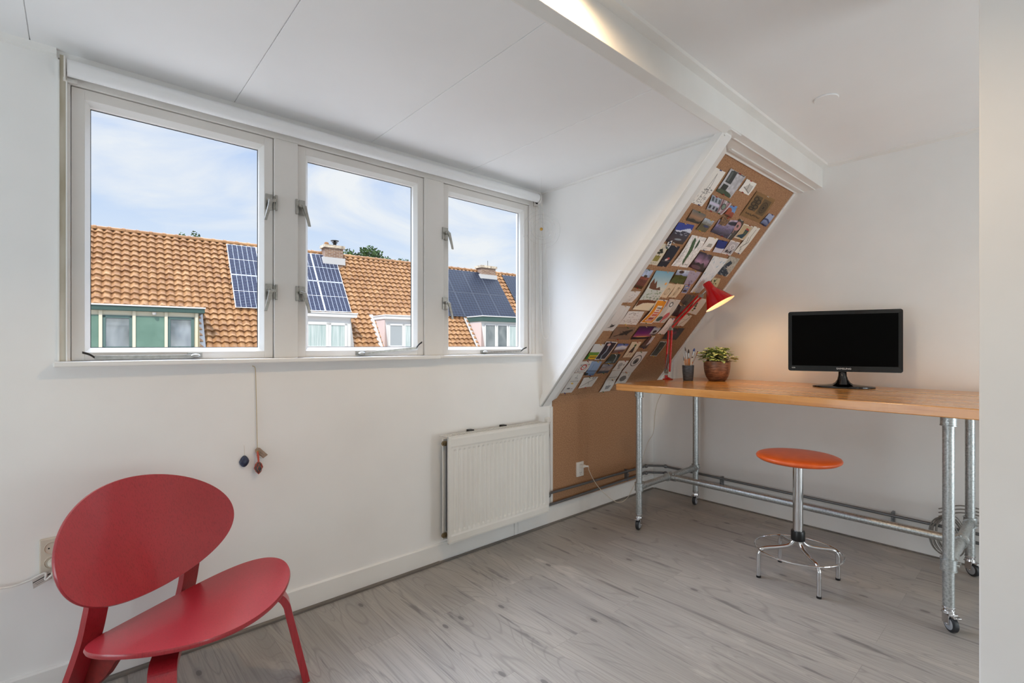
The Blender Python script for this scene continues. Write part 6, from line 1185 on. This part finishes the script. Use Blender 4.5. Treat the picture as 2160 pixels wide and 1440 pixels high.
S1 = panel(1, 1.012, 1.60); first = True
ORD = ['leftmost', 'second from left', 'third from left', 'rightmost']
for r in range(2):
    for c_ in range(4):
        o = S1 if first else copy_tree(S1); first = False
        place(o, 2.95 + c_ * 1.03, 1.90 + r * 1.63)
        o['label'] = 'white-gridded solar panel, %s in the %s row above the white dormer' % (ORD[c_], ['lower', 'upper'][r]); o['group'] = 'white-gridded solar panels'
S2 = panel(2, 1.035, 1.58); first = True
ORD = ['leftmost', 'second', 'third', 'last at the right']
for r in range(2):
    for c_ in range(4):
        o = S2 if first else copy_tree(S2); first = False
        place(o, 11.43 + c_ * 1.05, 1.93 + r * 1.60)
        o['label'] = 'all-black solar panel, %s in the %s row over the green-edged dormer' % (ORD[c_], ['lower', 'upper'][r]); o['group'] = 'all-black solar panels'
for r in range(2):
    for c_ in range(2):
        o = copy_tree(S2); place(o, 16.12 + c_ * 1.05, 1.93 + r * 1.60)
        o['label'] = 'all-black solar panel, %s in the %s row beyond the second chimney' % (['left one', 'right one'][c_], ['lower', 'upper'][r]); o['group'] = 'all-black solar panels beyond the chimney'

# trees beyond the roofs
def treeleaf(t, b):
    v = obj_coord(t); n = noise_node(t, v, 1.2, 3); t.links.new(ramp(t, n.outputs['Fac'], [(0.3, lin((34, 60, 28))), (0.7, lin((72, 102, 48)))]), b.inputs['Base Color'])
M_TLEAF = mat('tree_leaves', (70, 104, 54), .8, build=treeleaf); M_BARK = mat('bark', (92, 78, 64), .9)
def tree(x, y, ztop, blobs, label, seed, n=900):
    rnd = random.Random(seed); o = thing('tree', label, 'tree', ext(x, y, -5.5), None, ER); o['group'] = 'trees beyond the roofs'
    m = MB(); tr_ = MB().tube([(0, 0, 0), (.1, 0, 5), (0, 0, ztop + 4.6)], [.22, .16, .05], 8)
    for (dx, dz, r) in blobs:
        C_ = Vector((dx, 0, ztop + 5.5 - r + dz)); tr_.tube([(0, 0, ztop + 2.5), C_], [.07, .02], 5)
        for k in range(int(n * r * r)):
            v = Vector((rnd.gauss(0, 1), rnd.gauss(0, 1), rnd.gauss(0, 1))).normalized() * r * rnd.random() ** .4
            P_ = C_ + v; s_ = rnd.uniform(.05, .11); a = Vector((rnd.uniform(-1, 1), rnd.uniform(-1, 1), rnd.uniform(-1, 1))).normalized(); b = a.cross(Vector((rnd.random(), rnd.random(), rnd.random() + .1))).normalized()
            m.add([P_ - a * s_, P_ - b * s_ * .6, P_ + a * s_, P_ + b * s_ * .6], [(0, 1, 2, 3)])
    tr_.build('trunk', M_BARK, o, local=True); m.build('foliage', M_TLEAF, o, local=True)
tree(12.1, 30, 7.50, [(0, 0, .62), (-.42, -.15, .35), (.5, -.25, .5), (.15, -.8, .9)], 'green treetop rising tallest above the roof ridge in the middle window', 1)
tree(10.75, 30, 7.15, [(0, 0, .38), (.5, -.2, .3), (-.1, -.6, .6)], 'loose green treetop just right of the first chimney', 2)
tree(13.6, 31, 7.12, [(0, 0, .36), (.45, -.25, .30), (.2, -.7, .8)], 'small green treetop right of the tallest one', 3)
tree(15.6, 33, 7.50, [(0, 0, .35), (-.55, -.12, .3), (.5, -.05, .32), (0, -.6, .8)], 'low green treetop at the right side of the middle window', 4)
tree(3.65, 40, 9.0, [(0, 0, .30), (-.75, -.15, .22), (0, -1.2, .9)], 'faint sprig of treetop over the ridge in the left window', 5, 420)
